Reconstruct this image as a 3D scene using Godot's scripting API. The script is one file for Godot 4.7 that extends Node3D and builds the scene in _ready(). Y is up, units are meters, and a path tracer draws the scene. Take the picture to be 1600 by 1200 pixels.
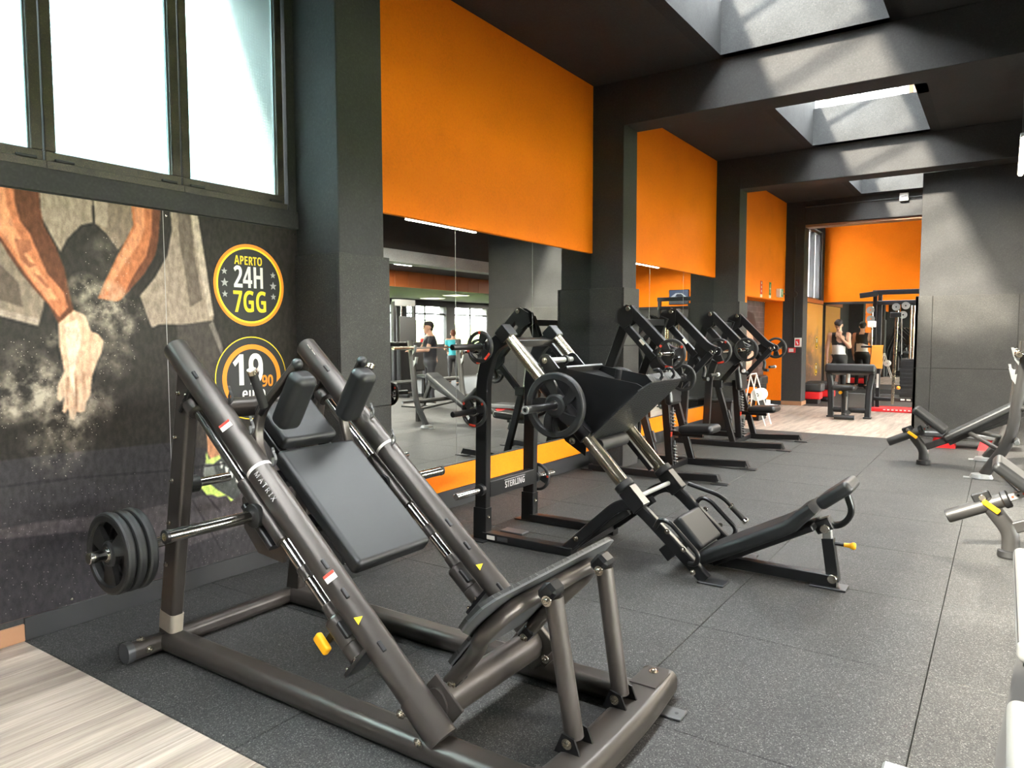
extends Node3D
# Units are metres, y up. The room's long axis runs along -z, the mirror wall stands at x = -3.885.

const WX := -3.885          # face of the long wall with the poster, the mirrors and the orange panels
const CEIL := 4.22
const BEAM := 3.745         # underside of the cross beams
const ZC1 := -2.2175        # centre line of the machine by the poster
const ZC2 := -4.475         # centre line of the leg press

var M := {}
var taken := {}
var rng := RandomNumberGenerator.new()


# ------------------------------------------------------------------ mesh builder
class MB:
	var v := PackedVector3Array()
	var n := PackedVector3Array()
	var uv := PackedVector2Array()
	var c := PackedColorArray()
	var o := Vector3.ZERO
	var use_uv := false

	func tri(a: Vector3, b: Vector3, d: Vector3, na: Vector3, nb: Vector3, nd: Vector3) -> void:
		var g := (b - a).cross(d - a)
		if g.length_squared() < 1e-16:
			return
		if g.dot(na + nb + nd) > 0.0:
			v.append_array(PackedVector3Array([a - o, d - o, b - o]))
			n.append_array(PackedVector3Array([na, nd, nb]))
		else:
			v.append_array(PackedVector3Array([a - o, b - o, d - o]))
			n.append_array(PackedVector3Array([na, nb, nd]))

	func quad(a: Vector3, b: Vector3, d: Vector3, e: Vector3, nn: Vector3) -> void:
		tri(a, b, d, nn, nn, nn)
		tri(a, d, e, nn, nn, nn)

	func poly(pts: Array, outward: Vector3) -> void:
		for i in range(1, pts.size() - 1):
			tri(pts[0], pts[i], pts[i + 1], outward, outward, outward)

	# chamfered box: centre, full size, own axes
	func box(p: Vector3, size: Vector3, b := Basis(), bev := 0.004) -> MB:
		var h := size * 0.5
		bev = minf(bev, minf(h.x, minf(h.y, h.z)) * 0.45)
		var k := h - Vector3.ONE * bev
		for ax in 3:
			var i := (ax + 1) % 3
			var j := (ax + 2) % 3
			for s in [-1.0, 1.0]:
				var nn := Vector3.ZERO
				nn[ax] = s
				var q := []
				for w in [[-1.0, -1.0], [1.0, -1.0], [1.0, 1.0], [-1.0, 1.0]]:
					var e := Vector3.ZERO
					e[ax] = s * h[ax]
					e[i] = w[0] * k[i]
					e[j] = w[1] * k[j]
					q.append(p + b * e)
				quad(q[0], q[1], q[2], q[3], (b * nn).normalized())
			for si in [-1.0, 1.0]:
				for sj in [-1.0, 1.0]:
					var q := []
					for w in [[-1.0, 0], [1.0, 0], [1.0, 1], [-1.0, 1]]:
						var e := Vector3.ZERO
						e[ax] = w[0] * k[ax]
						e[i] = si * (h[i] if w[1] == 0 else k[i])
						e[j] = sj * (k[j] if w[1] == 0 else h[j])
						q.append(p + b * e)
					var nn := Vector3.ZERO
					nn[i] = si
					nn[j] = sj
					quad(q[0], q[1], q[2], q[3], (b * nn).normalized())
		for sx in [-1.0, 1.0]:
			for sy in [-1.0, 1.0]:
				for sz in [-1.0, 1.0]:
					var s := Vector3(sx, sy, sz)
					var nn := (b * s).normalized()
					tri(p + b * (Vector3(h.x, k.y, k.z) * s), p + b * (Vector3(k.x, h.y, k.z) * s), p + b * (Vector3(k.x, k.y, h.z) * s), nn, nn, nn)
		return self

	# box between two corners
	func bx(x0: float, x1: float, y0: float, y1: float, z0: float, z1: float, bev := 0.003) -> MB:
		return box(Vector3(x0 + x1, y0 + y1, z0 + z1) * 0.5, Vector3(absf(x1 - x0), absf(y1 - y0), absf(z1 - z0)), Basis(), bev)

	# soft rounded box (upholstery): radius r, k steps per quarter arc
	func rbox(p: Vector3, size: Vector3, b := Basis(), r := 0.02, k := 3, crown := 0.0) -> MB:
		var h := size * 0.5
		r = minf(r, minf(h.x, minf(h.y, h.z)) * 0.98)
		for ax in 3:
			var i := (ax + 1) % 3
			var j := (ax + 2) % 3
			for s in [-1.0, 1.0]:
				var ps := []
				var ns := []
				var cnt := 2 * (k + 1)
				for a in cnt:
					var ta := -tan(PI / 4 * (1.0 - float(a) / k)) if a <= k else tan(PI / 4 * float(a - k - 1) / k)
					var la := -(h[i] - r) if a <= k else h[i] - r
					for e in cnt:
						var te := -tan(PI / 4 * (1.0 - float(e) / k)) if e <= k else tan(PI / 4 * float(e - k - 1) / k)
						var le := -(h[j] - r) if e <= k else h[j] - r
						var d := Vector3.ZERO
						d[ax] = s
						d[i] = ta
						d[j] = te
						d = d.normalized()
						var q := Vector3.ZERO
						q[ax] = s * (h[ax] - r)
						q[i] = la
						q[j] = le
						ps.append(p + b * (q + d * r))
						ns.append((b * d).normalized())
				for a in cnt - 1:
					for e in cnt - 1:
						var q0 := a * cnt + e
						tri(ps[q0], ps[q0 + cnt], ps[q0 + cnt + 1], ns[q0], ns[q0 + cnt], ns[q0 + cnt + 1])
						tri(ps[q0], ps[q0 + cnt + 1], ps[q0 + 1], ns[q0], ns[q0 + cnt + 1], ns[q0 + 1])
		return self

	# sweep a section ([points, normals]) along a path; ref is the section's x axis
	func sweep(path: Array, sec: Array, ref: Vector3, caps := true, scales := []) -> MB:
		var m: int = sec[0].size()
		var rings := []
		var norms := []
		for i in path.size():
			var t: Vector3
			if i == 0:
				t = path[1] - path[0]
			elif i == path.size() - 1:
				t = path[i] - path[i - 1]
			else:
				t = (path[i + 1] - path[i]).normalized() + (path[i] - path[i - 1]).normalized()
			t = t.normalized()
			var bx_ := (ref - t * ref.dot(t)).normalized()
			var by := t.cross(bx_).normalized()
			var stretch := 1.0
			if i > 0 and i < path.size() - 1:
				stretch = 1.0 / maxf(0.5, t.dot((path[i] - path[i - 1]).normalized()))
			var sc: float = scales[i] if i < scales.size() else 1.0
			var ring := []
			var nr := []
			for q in m:
				var w: Vector2 = sec[0][q] * sc
				var u: Vector2 = sec[1][q]
				ring.append(path[i] + bx_ * w.x + by * w.y * stretch)
				nr.append(bx_ * u.x + by * u.y)
			rings.append(ring)
			norms.append(nr)
		for i in path.size() - 1:
			for q in m:
				var q2 := (q + 1) % m
				if sec[0][q].is_equal_approx(sec[0][q2]):
					continue
				tri(rings[i][q], rings[i][q2], rings[i + 1][q2], norms[i][q], norms[i][q2], norms[i + 1][q2])
				tri(rings[i][q], rings[i + 1][q2], rings[i + 1][q], norms[i][q], norms[i + 1][q2], norms[i + 1][q])
		if caps:
			poly(rings[0], (path[0] - path[1]).normalized())
			poly(rings[-1], (path[-1] - path[-2]).normalized())
		return self

	static func circle(r: float, k := 14, r2 := -1.0) -> Array:
		var p := []
		var q := []
		if r2 < 0.0:
			r2 = r
		for i in k:
			var a := TAU * i / k
			p.append(Vector2(cos(a) * r, sin(a) * r2))
			q.append(Vector2(cos(a) * r2, sin(a) * r).normalized())
		return [p, q]

	static func rrect(w: float, h: float, r := 0.008, k := 3) -> Array:
		var p := []
		var q := []
		r = minf(r, minf(w, h) * 0.499)
		for cnr in 4:
			var cx: float = [1.0, -1.0, -1.0, 1.0][cnr] * (w * 0.5 - r)
			var cy: float = [1.0, 1.0, -1.0, -1.0][cnr] * (h * 0.5 - r)
			for i in k + 1:
				var a := PI / 2 * (cnr + float(i) / k)
				p.append(Vector2(cx + cos(a) * r, cy + sin(a) * r))
				q.append(Vector2(cos(a), sin(a)))
		return [p, q]

	# round tube through points with rounded corners
	func tube(pts: Array, r: float, bend := 0.0, k := 14) -> MB:
		var path := fillet(pts, bend)
		var t0: Vector3 = (path[1] - path[0]).normalized()
		var ref := Vector3.UP if absf(t0.y) < 0.8 else Vector3.RIGHT
		if path.size() > 2:
			var pn := Vector3.ZERO
			for i in range(1, path.size() - 1):
				pn += (path[i] - path[i - 1]).cross(path[i + 1] - path[i])
			if pn.length() > 1e-7:
				ref = pn.normalized()
		return sweep(path, circle(r, k), ref)

	# rectangular tube: w measured along ref, h across it
	func rtube(pts: Array, w: float, h: float, ref: Vector3, bend := 0.0, r := 0.008) -> MB:
		return sweep(fillet(pts, bend), rrect(w, h, r), ref)

	static func fillet(pts: Array, rad: float, k := 5) -> Array:
		if rad <= 0.0 or pts.size() < 3:
			return pts
		var out := [pts[0]]
		for i in range(1, pts.size() - 1):
			var a: Vector3 = pts[i - 1] - pts[i]
			var b: Vector3 = pts[i + 1] - pts[i]
			var d := minf(rad, minf(a.length(), b.length()) * 0.48)
			var p0: Vector3 = pts[i] + a.normalized() * d
			var p1: Vector3 = pts[i] + b.normalized() * d
			for j in k + 1:
				var t := float(j) / k
				out.append(p0.lerp(pts[i], t).lerp((pts[i] as Vector3).lerp(p1, t), t))
		out.append(pts[-1])
		return out

	# surface of revolution: profile of (radius, height along axis) from a
	func lathe(a: Vector3, axis: Vector3, prof: Array, k := 24, soft := false) -> MB:
		axis = axis.normalized()
		var e1 := axis.cross(Vector3.UP if absf(axis.y) < 0.9 else Vector3.RIGHT).normalized()
		var e2 := axis.cross(e1)
		for i in prof.size() - 1:
			var p0: Vector2 = prof[i]
			var p1: Vector2 = prof[i + 1]
			var sn := Vector2(p1.y - p0.y, p0.x - p1.x).normalized()
			var n0 := sn
			var n1 := sn
			if soft:
				if i > 0:
					var pp: Vector2 = prof[i - 1]
					n0 = (sn + Vector2(p0.y - pp.y, pp.x - p0.x).normalized()).normalized()
				if i < prof.size() - 2:
					var pq: Vector2 = prof[i + 2]
					n1 = (sn + Vector2(pq.y - p1.y, p1.x - pq.x).normalized()).normalized()
			for q in k:
				var c0 := e1 * cos(TAU * q / k) + e2 * sin(TAU * q / k)
				var c1 := e1 * cos(TAU * (q + 1) / k) + e2 * sin(TAU * (q + 1) / k)
				var A := a + c0 * p0.x + axis * p0.y
				var B := a + c1 * p0.x + axis * p0.y
				var C := a + c1 * p1.x + axis * p1.y
				var D := a + c0 * p1.x + axis * p1.y
				if p0.x > 1e-6:
					tri(A, B, C, c0 * n0.x + axis * n0.y, c1 * n0.x + axis * n0.y, c1 * n1.x + axis * n1.y)
				if p1.x > 1e-6:
					tri(A, C, D, c0 * n0.x + axis * n0.y, c1 * n1.x + axis * n1.y, c0 * n1.x + axis * n1.y)
		return self

	# solid cylinder with a small chamfer
	func cyl(a: Vector3, b: Vector3, r: float, k := 20, ch := 0.003) -> MB:
		var L := a.distance_to(b)
		ch = minf(ch, minf(r, L) * 0.3)
		return lathe(a, b - a, [Vector2(0, 0), Vector2(r - ch, 0), Vector2(r, ch), Vector2(r, L - ch), Vector2(r - ch, L), Vector2(0, L)], k)

	# pipe with a hole
	func pipe(a: Vector3, b: Vector3, r: float, ri: float, k := 20) -> MB:
		var L := a.distance_to(b)
		return lathe(a, b - a, [Vector2(ri, L), Vector2(ri, 0), Vector2(r, 0), Vector2(r, L), Vector2(ri, L)], k)

	# flat plate: outline in the plane (origin, ex, ey), thickness th centred on the plane
	func prism(org: Vector3, ex: Vector3, ey: Vector3, pts: Array, th: float) -> MB:
		var nz := ex.cross(ey).normalized()
		var pk := PackedVector2Array(pts)
		var idx := Geometry2D.triangulate_polygon(pk)
		var P := func(i: int, s: float) -> Vector3: return org + ex * pk[i].x + ey * pk[i].y + nz * (s * th * 0.5)
		for i in range(0, idx.size(), 3):
			for s in [-1.0, 1.0]:
				tri(P.call(idx[i], s), P.call(idx[i + 1], s), P.call(idx[i + 2], s), nz * s, nz * s, nz * s)
		var area := 0.0
		for i in pk.size():
			area += pk[i].cross(pk[(i + 1) % pk.size()])
		for i in pk.size():
			var j := (i + 1) % pk.size()
			var e := pk[j] - pk[i]
			var w := Vector2(e.y, -e.x).normalized() * signf(area)
			var nn := (ex * w.x + ey * w.y).normalized()
			quad(P.call(i, -1.0), P.call(j, -1.0), P.call(j, 1.0), P.call(i, 1.0), nn)
		return self

	func ball(p: Vector3, r: float, k := 14) -> MB:
		var prof := []
		for i in 9:
			var a := PI * i / 8
			prof.append(Vector2(sin(a) * r, r - cos(a) * r))
		return lathe(p - Vector3.UP * r, Vector3.UP, prof, k, true)

	func mesh() -> ArrayMesh:
		var arr := []
		arr.resize(Mesh.ARRAY_MAX)
		arr[Mesh.ARRAY_VERTEX] = v
		arr[Mesh.ARRAY_NORMAL] = n
		if uv.size() == v.size() and v.size() > 0:
			arr[Mesh.ARRAY_TEX_UV] = uv
		if c.size() == v.size() and v.size() > 0:
			arr[Mesh.ARRAY_COLOR] = c
		var m := ArrayMesh.new()
		m.add_surface_from_arrays(Mesh.PRIMITIVE_TRIANGLES, arr)
		return m


# ------------------------------------------------------------------ nodes
func numbered(s: String) -> String:
	if not taken.has(s):
		taken[s] = 0
		return s
	taken[s] += 1
	return "%s_%03d" % [s, taken[s]]


func meta(o: Node, label := "", category := "", group := "", kind := "") -> void:
	if label: o.set_meta("label", label)
	if category: o.set_meta("category", category)
	if group: o.set_meta("group", group)
	if kind: o.set_meta("kind", kind)


func thing(called: String, label: String, category: String, at := Vector3.ZERO, group := "") -> Node3D:
	var o := Node3D.new()
	o.name = numbered(called)
	add_child(o)
	o.position = at
	meta(o, label, category, group)
	return o


# a builder whose coordinates are the world's, committed under t
func mb(t: Node3D = null) -> MB:
	var b := MB.new()
	var p := t
	while p != null and p != self:
		b.o += p.position
		p = p.get_parent() as Node3D
	return b


func part(parent: Node, called: String, b: MB, m: Material, label := "") -> MeshInstance3D:
	var o := MeshInstance3D.new()
	o.name = called
	o.mesh = b.mesh()
	o.material_override = m
	parent.add_child(o, true)
	if label:
		o.set_meta("label", label)
	return o


func solo(called: String, b: MB, m: Material, label: String, category: String, group := "") -> MeshInstance3D:
	var o := MeshInstance3D.new()
	o.name = numbered(called)
	o.mesh = b.mesh()
	o.material_override = m
	add_child(o)
	meta(o, label, category, group)
	return o


func struct(called: String, b: MB, m: Material) -> MeshInstance3D:
	var o := solo(called, b, m, "", "")
	o.set_meta("kind", "structure")
	return o


func copy(src: Node3D, at: Vector3, turn := Vector3.ZERO, label := "", group := "") -> Node3D:
	var r := src.duplicate() as Node3D
	r.name = numbered(String(src.name).rstrip("0123456789").rstrip("_"))
	add_child(r)
	r.position = at
	r.rotation = turn
	if label: r.set_meta("label", label)
	if group: r.set_meta("group", group)
	return r


func letters(parent: Node3D, s: String, h: float, at: Vector3, ex: Vector3, ey: Vector3, m: Material, squeeze := 1.0, called := "lettering", serif := false, weight := 700) -> MeshInstance3D:
	var t := TextMesh.new()
	var f := SystemFont.new()
	f.font_names = PackedStringArray(["Droid Serif" if serif else "Droid Sans"])
	f.font_weight = weight
	t.font = f
	t.font_size = 64
	t.pixel_size = h / 46.0
	t.depth = 0.0015
	t.text = s
	var o := MeshInstance3D.new()
	o.name = called
	o.mesh = t
	o.material_override = m
	parent.add_child(o, true)
	ex = ex.normalized()
	var ez := ex.cross(ey).normalized()
	var off := Vector3.ZERO
	var p := parent
	while p != null and p != self:
		off += p.position
		p = p.get_parent() as Node3D
	o.transform = Transform3D(Basis(ex * squeeze, ez.cross(ex), ez), at - off)
	return o


# ------------------------------------------------------------------ materials
func mat(color: Color, rough := 0.5, metal := 0.0, spec := 0.5) -> StandardMaterial3D:
	var m := StandardMaterial3D.new()
	m.albedo_color = color
	m.roughness = rough
	m.metallic = metal
	m.metallic_specular = spec
	return m


func tex(m: StandardMaterial3D, img: Image, scale: float, world := true) -> StandardMaterial3D:
	m.albedo_texture = ImageTexture.create_from_image(img)
	m.uv1_triplanar = true
	m.uv1_world_triplanar = world
	m.uv1_scale = Vector3.ONE * scale
	return m


func bump(m: StandardMaterial3D, img: Image, cm: float) -> StandardMaterial3D:
	m.heightmap_enabled = true
	m.heightmap_texture = ImageTexture.create_from_image(img)
	m.heightmap_scale = cm
	return m


# grains scattered on a ground colour; bytes are sRGB
func grains(size: int, ground: Array, spread: float, flecks: Array, share: float, sd: int, cloudy := 0.0) -> Image:
	rng.seed = sd
	var nz := FastNoiseLite.new()
	nz.seed = sd
	nz.frequency = 4.0 / size
	nz.fractal_octaves = 3
	var by := PackedByteArray()
	by.resize(size * size * 3)
	var k := 0
	for y in size:
		for x in size:
			var q := ground
			if rng.randf() < share:
				q = flecks[rng.randi() % flecks.size()]
			var f := 1.0 + rng.randfn(0.0, spread)
			if cloudy > 0.0:
				# tile-able clouds: blend of four shifted looks
				var u := float(x) / size
				var w := float(y) / size
				var a := nz.get_noise_2d(x, y) * (1 - u) * (1 - w) + nz.get_noise_2d(x - size, y) * u * (1 - w) + nz.get_noise_2d(x, y - size) * (1 - u) * w + nz.get_noise_2d(x - size, y - size) * u * w
				f += a * cloudy
			for ch in 3:
				by[k] = clampi(int(q[ch] * f), 0, 255)
				k += 1
	return Image.create_from_data(size, size, false, Image.FORMAT_RGB8, by)


# long grain running along the image's v axis
func woodgrain(w: int, h: int, dark: Color, light: Color, sd: int) -> Image:
	var nz := FastNoiseLite.new()
	nz.seed = sd
	nz.frequency = 0.02
	nz.fractal_octaves = 4
	var fine := FastNoiseLite.new()
	fine.seed = sd + 1
	fine.frequency = 0.11
	var img := Image.create(w, h, false, Image.FORMAT_RGB8)
	for y in h:
		for x in w:
			var a := 0.5 + 0.62 * nz.get_noise_2d(x * 1.3, y * 0.13) + 0.34 * fine.get_noise_2d(x * 2.3, y * 0.09)
			img.set_pixel(x, y, dark.lerp(light, clampf(a, 0, 1)))
	return img


func materials() -> void:
	var rub := grains(512, [52, 51.5, 50.5], 0.17, [[104, 103, 100], [27, 27, 27], [80, 80, 78]], 0.20, 11, 0.10)
	M.rubber = tex(mat(Color(1, 1, 1), 0.66, 0.0, 0.36), rub, 0.62)
	M.joint = mat(Color(0.07, 0.07, 0.07), 0.9)
	var clad := grains(512, [52, 51, 49], 0.09, [[84, 83, 80], [38, 38, 37]], 0.10, 12, 0.16)
	M.clad = tex(mat(Color(1, 1, 1), 0.72, 0.0, 0.4), clad, 0.7)
	var plaster := grains(256, [54, 53.5, 53], 0.035, [[59, 58, 58]], 0.2, 13, 0.10)
	M.dark_paint = tex(mat(Color(1, 1, 1), 0.75, 0.0, 0.35), plaster, 0.45)
	var plaster2 := grains(256, [57, 58, 59], 0.03, [[64, 65, 65], [52, 53, 54]], 0.22, 17, 0.16)
	M.well_paint = tex(mat(Color(1, 1, 1), 0.85, 0.0, 0.3), plaster2, 0.5)
	var orange := grains(256, [254, 128, 14], 0.012, [[251, 124, 13]], 0.2, 14, 0.05)
	M.orange = tex(mat(Color(1, 1, 1), 0.7, 0.0, 0.3), orange, 0.4)
	M.mirror = mat(Color(0.86, 0.88, 0.88), 0.0, 1.0)
	M.mirror_edge = mat(Color(0.75, 0.77, 0.77), 0.25, 0.6)
	M.black_trim = mat(Color(0.13, 0.13, 0.135), 0.55)
	M.window_frame = tex(mat(Color(1, 1, 1), 0.45, 0.25, 0.5), grains(256, [62, 56, 50], 0.05, [[92, 82, 62], [48, 44, 40]], 0.12, 15, 0.35), 1.6)
	M.plank = []
	for i in 4:
		var pm := mat(Color(1, 1, 1), 0.42, 0.0, 0.45)
		pm.albedo_texture = ImageTexture.create_from_image(woodgrain(128, 512, Color(0.50, 0.455, 0.415), Color(0.78, 0.73, 0.675), 31 + i * 7))
		pm.uv1_scale = Vector3(1, 1, 1)
		M.plank.append(pm)
	M.wood_trim = mat(Color(0.62, 0.45, 0.33), 0.5)
	var fg := mat(Color(0.93, 0.985, 0.975, 0.04), 0.17, 0.0, 0.5)
	fg.refraction_enabled = true
	fg.refraction_scale = 0.045
	fg.transparency = BaseMaterial3D.TRANSPARENCY_ALPHA
	tex(fg, dimples(), 3.47)
	M.frosted = fg
	var cg := mat(Color(0.95, 0.98, 0.98, 0.06), 0.02, 0.0, 0.5)
	cg.transparency = BaseMaterial3D.TRANSPARENCY_ALPHA
	M.clear = cg
	var rg := mat(Color(0.90, 0.93, 0.92, 0.45), 0.05, 0.0, 0.5)
	rg.transparency = BaseMaterial3D.TRANSPARENCY_ALPHA
	M.roof_glass = rg
	# machines
	M.steel_brown = mat(Color(0.285, 0.265, 0.25), 0.36, 0.5, 0.5)     # warm graphite powder coat
	M.steel_dark = mat(Color(0.15, 0.15, 0.155), 0.38, 0.35, 0.5)
	M.black_steel = mat(Color(0.085, 0.085, 0.09), 0.3, 0.2, 0.5)
	M.black_satin = mat(Color(0.07, 0.07, 0.073), 0.45, 0.0, 0.5)
	M.chrome = mat(Color(0.86, 0.85, 0.83), 0.12, 1.0)
	M.chrome_worn = mat(Color(0.80, 0.76, 0.68), 0.22, 1.0)
	M.bolt = mat(Color(0.78, 0.75, 0.70), 0.25, 1.0)
	M.vinyl_dark = mat(Color(0.06, 0.06, 0.063), 0.33)
	M.rubber_gloss = mat(Color(0.11, 0.11, 0.11), 0.28)
	M.clear_white = mat(Color(0.95, 0.96, 0.96), 0.6)
	M.clear_white.backlight_enabled = true
	M.clear_white.backlight = Color(1, 1, 1)
	M.vinyl = bump(mat(Color(0.10, 0.103, 0.106), 0.45, 0.0, 0.45), grains(256, [128, 128, 128], 0.12, [[140, 140, 140]], 0.2, 21), 0.02)
	M.vinyl.uv1_triplanar = true
	M.vinyl.uv1_scale = Vector3.ONE * 4.0
	M.vinyl_gray = mat(Color(0.40, 0.405, 0.40), 0.45)
	M.rubber_black = mat(Color(0.075, 0.075, 0.075), 0.55)
	M.rubber_grip = bump(mat(Color(0.09, 0.085, 0.085), 0.7), grains(128, [128, 128, 128], 0.2, [[100, 100, 100]], 0.3, 22), 0.05)
	M.plate_red = mat(Color(0.80, 0.20, 0.10), 0.5)
	M.silver = mat(Color(0.60, 0.60, 0.59), 0.4, 0.5)
	M.frame_gray = mat(Color(0.30, 0.305, 0.31), 0.38, 0.4)
	M.bench_frame = mat(Color(0.20, 0.195, 0.19), 0.42, 0.35)
	M.frame_silver = mat(Color(0.52, 0.53, 0.53), 0.35, 0.45)
	M.yellow = mat(Color(0.98, 0.70, 0.06), 0.4)
	M.tape = bump(mat(Color(0.70, 0.66, 0.60), 0.35, 0.25), grains(128, [128, 128, 128], 0.25, [[60, 60, 60], [200, 200, 200]], 0.35, 23), 0.25)
	M.white = mat(Color(0.90, 0.90, 0.88), 0.5)
	M.white_print = mat(Color(0.93, 0.90, 0.87), 0.6)
	M.gray_print = mat(Color(0.68, 0.66, 0.66), 0.6)
	M.orange_print = mat(Color(0.99, 0.55, 0.06), 0.6)
	M.yellow_print = mat(Color(0.98, 0.82, 0.12), 0.6)
	M.red = mat(Color(0.82, 0.10, 0.12), 0.5)
	M.red_plastic = mat(Color(0.93, 0.16, 0.17), 0.4)
	M.green = mat(Color(0.07, 0.45, 0.24), 0.5)
	M.black_print = mat(Color(0.10, 0.095, 0.09), 0.6)
	M.checker = bump(mat(Color(0.16, 0.165, 0.165), 0.42, 0.5), checker(), 0.35)
	M.checker.uv1_triplanar = true
	M.checker.uv1_scale = Vector3.ONE * 9.0
	M.towel = bump(mat(Color(0.97, 0.60, 0.24), 0.95), grains(128, [128, 128, 128], 0.3, [[200, 200, 200]], 0.2, 24), 0.2)
	M.paper = mat(Color(0.93, 0.93, 0.92), 0.85)
	M.concrete = tex(mat(Color(1, 1, 1), 0.9), grains(256, [62, 77, 81], 0.04, [[56, 70, 74]], 0.2, 25, 0.2), 0.3)
	M.hedge = tex(mat(Color(1, 1, 1), 0.8), grains(256, [98, 118, 48], 0.25, [[140, 156, 66], [54, 74, 28], [160, 170, 96]], 0.45, 26, 0.4), 0.7)
	M.grass = mat(Color(0.42, 0.41, 0.39), 0.9)
	M.oak_panel = mat(Color(0.66, 0.36, 0.17), 0.5)
	M.light_beam = tex(mat(Color(1, 1, 1), 0.8), grains(256, [176, 180, 183], 0.03, [[165, 168, 170]], 0.2, 27, 0.1), 0.4)
	M.screen = mat(Color(0.02, 0.02, 0.02), 0.2)
	var tube := mat(Color(1, 1, 1), 0.5)
	tube.emission_enabled = true
	tube.emission = Color(1.0, 0.96, 0.86)
	tube.emission_energy_multiplier = 8.0
	M.tube = tube
	var panel := mat(Color(1, 1, 1), 0.5)
	panel.emission_enabled = true
	panel.emission = Color(1.0, 0.97, 0.86)
	panel.emission_energy_multiplier = 4.0
	M.panel_light = panel


# moulded dots of the obscured window glass
func dimples() -> Image:
	var img := Image.create(256, 256, false, Image.FORMAT_RGB8)
	for y in 256:
		for x in 256:
			var u := fmod(x, 16.0) - 7.5
			var w := fmod(y, 16.0) - 7.5
			var d := sqrt(u * u + w * w)
			img.set_pixel(x, y, Color(0.80, 0.905, 0.90).lerp(Color(1, 1, 1), smoothstep(6.5, 2.5, d)))
	return img


func checker() -> Image:
	var img := Image.create(64, 64, false, Image.FORMAT_RGB8)
	img.fill(Color(0.3, 0.3, 0.3))
	for y in 64:
		for x in 64:
			var cx := x % 32 - 16
			var cy := y % 32 - 16
			var flip := ((x / 32) + (y / 32)) % 2 == 0
			var a := absf(cx + cy) / 1.41 if flip else absf(cx - cy) / 1.41
			var l := absf(cx - cy) / 1.41 if flip else absf(cx + cy) / 1.41
			if a < 3.0 and l < 12.0:
				img.set_pixel(x, y, Color(0.8, 0.8, 0.8))
	return img


# ------------------------------------------------------------------ camera, sky, sun
func stage() -> void:
	var cam := Camera3D.new()
	cam.name = "camera"
	cam.fov = 55.89
	cam.near = 0.05
	cam.far = 200.0
	add_child(cam)
	cam.transform = Transform3D(Basis(Vector3(0.82721466, -0.0024536, -0.56188066), Vector3(-0.03520583, 0.9977993, -0.05618807), Vector3(0.560782, 0.06626107, 0.82530783)), Vector3(0, 1.47, 0))
	cam.current = true
	var env := Environment.new()
	var sky := Sky.new()
	var ps := ProceduralSkyMaterial.new()
	ps.sky_top_color = Color(0.95, 0.965, 0.975)
	ps.sky_horizon_color = Color(1.0, 1.0, 0.99)
	ps.ground_bottom_color = Color(0.5, 0.5, 0.49)
	ps.ground_horizon_color = Color(0.62, 0.63, 0.63)
	ps.sky_energy_multiplier = 7.0
	ps.ground_energy_multiplier = 2.5
	sky.sky_material = ps
	env.background_mode = Environment.BG_SKY
	env.sky = sky
	env.tonemap_mode = Environment.TONE_MAPPER_LINEAR
	env.tonemap_exposure = 1.45
	env.sdfgi_enabled = true
	env.ssao_enabled = true
	env.ssil_enabled = true
	var we := WorldEnvironment.new()
	we.name = "world_environment"
	we.environment = env
	add_child(we)
	var sun := DirectionalLight3D.new()
	sun.name = "sun"
	sun.light_energy = 26.0
	sun.light_color = Color(1.0, 0.97, 0.90)
	sun.light_angular_distance = 4.0
	sun.shadow_enabled = true
	add_child(sun)
	sun.look_at_from_position(Vector3.ZERO, Vector3(0.43, -1.0, -1.2))


func area(at: Vector3, size: Vector2, energy: float, color: Color, down := Vector3.DOWN) -> void:
	var l := AreaLight3D.new()
	l.name = "area_light"
	l.area_size = size
	l.light_energy = energy
	l.light_color = color
	l.area_range = 30.0
	l.area_attenuation = 2.0
	l.shadow_enabled = true
	add_child(l, true)
	l.look_at_from_position(at, at + down, Vector3.BACK)


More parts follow.
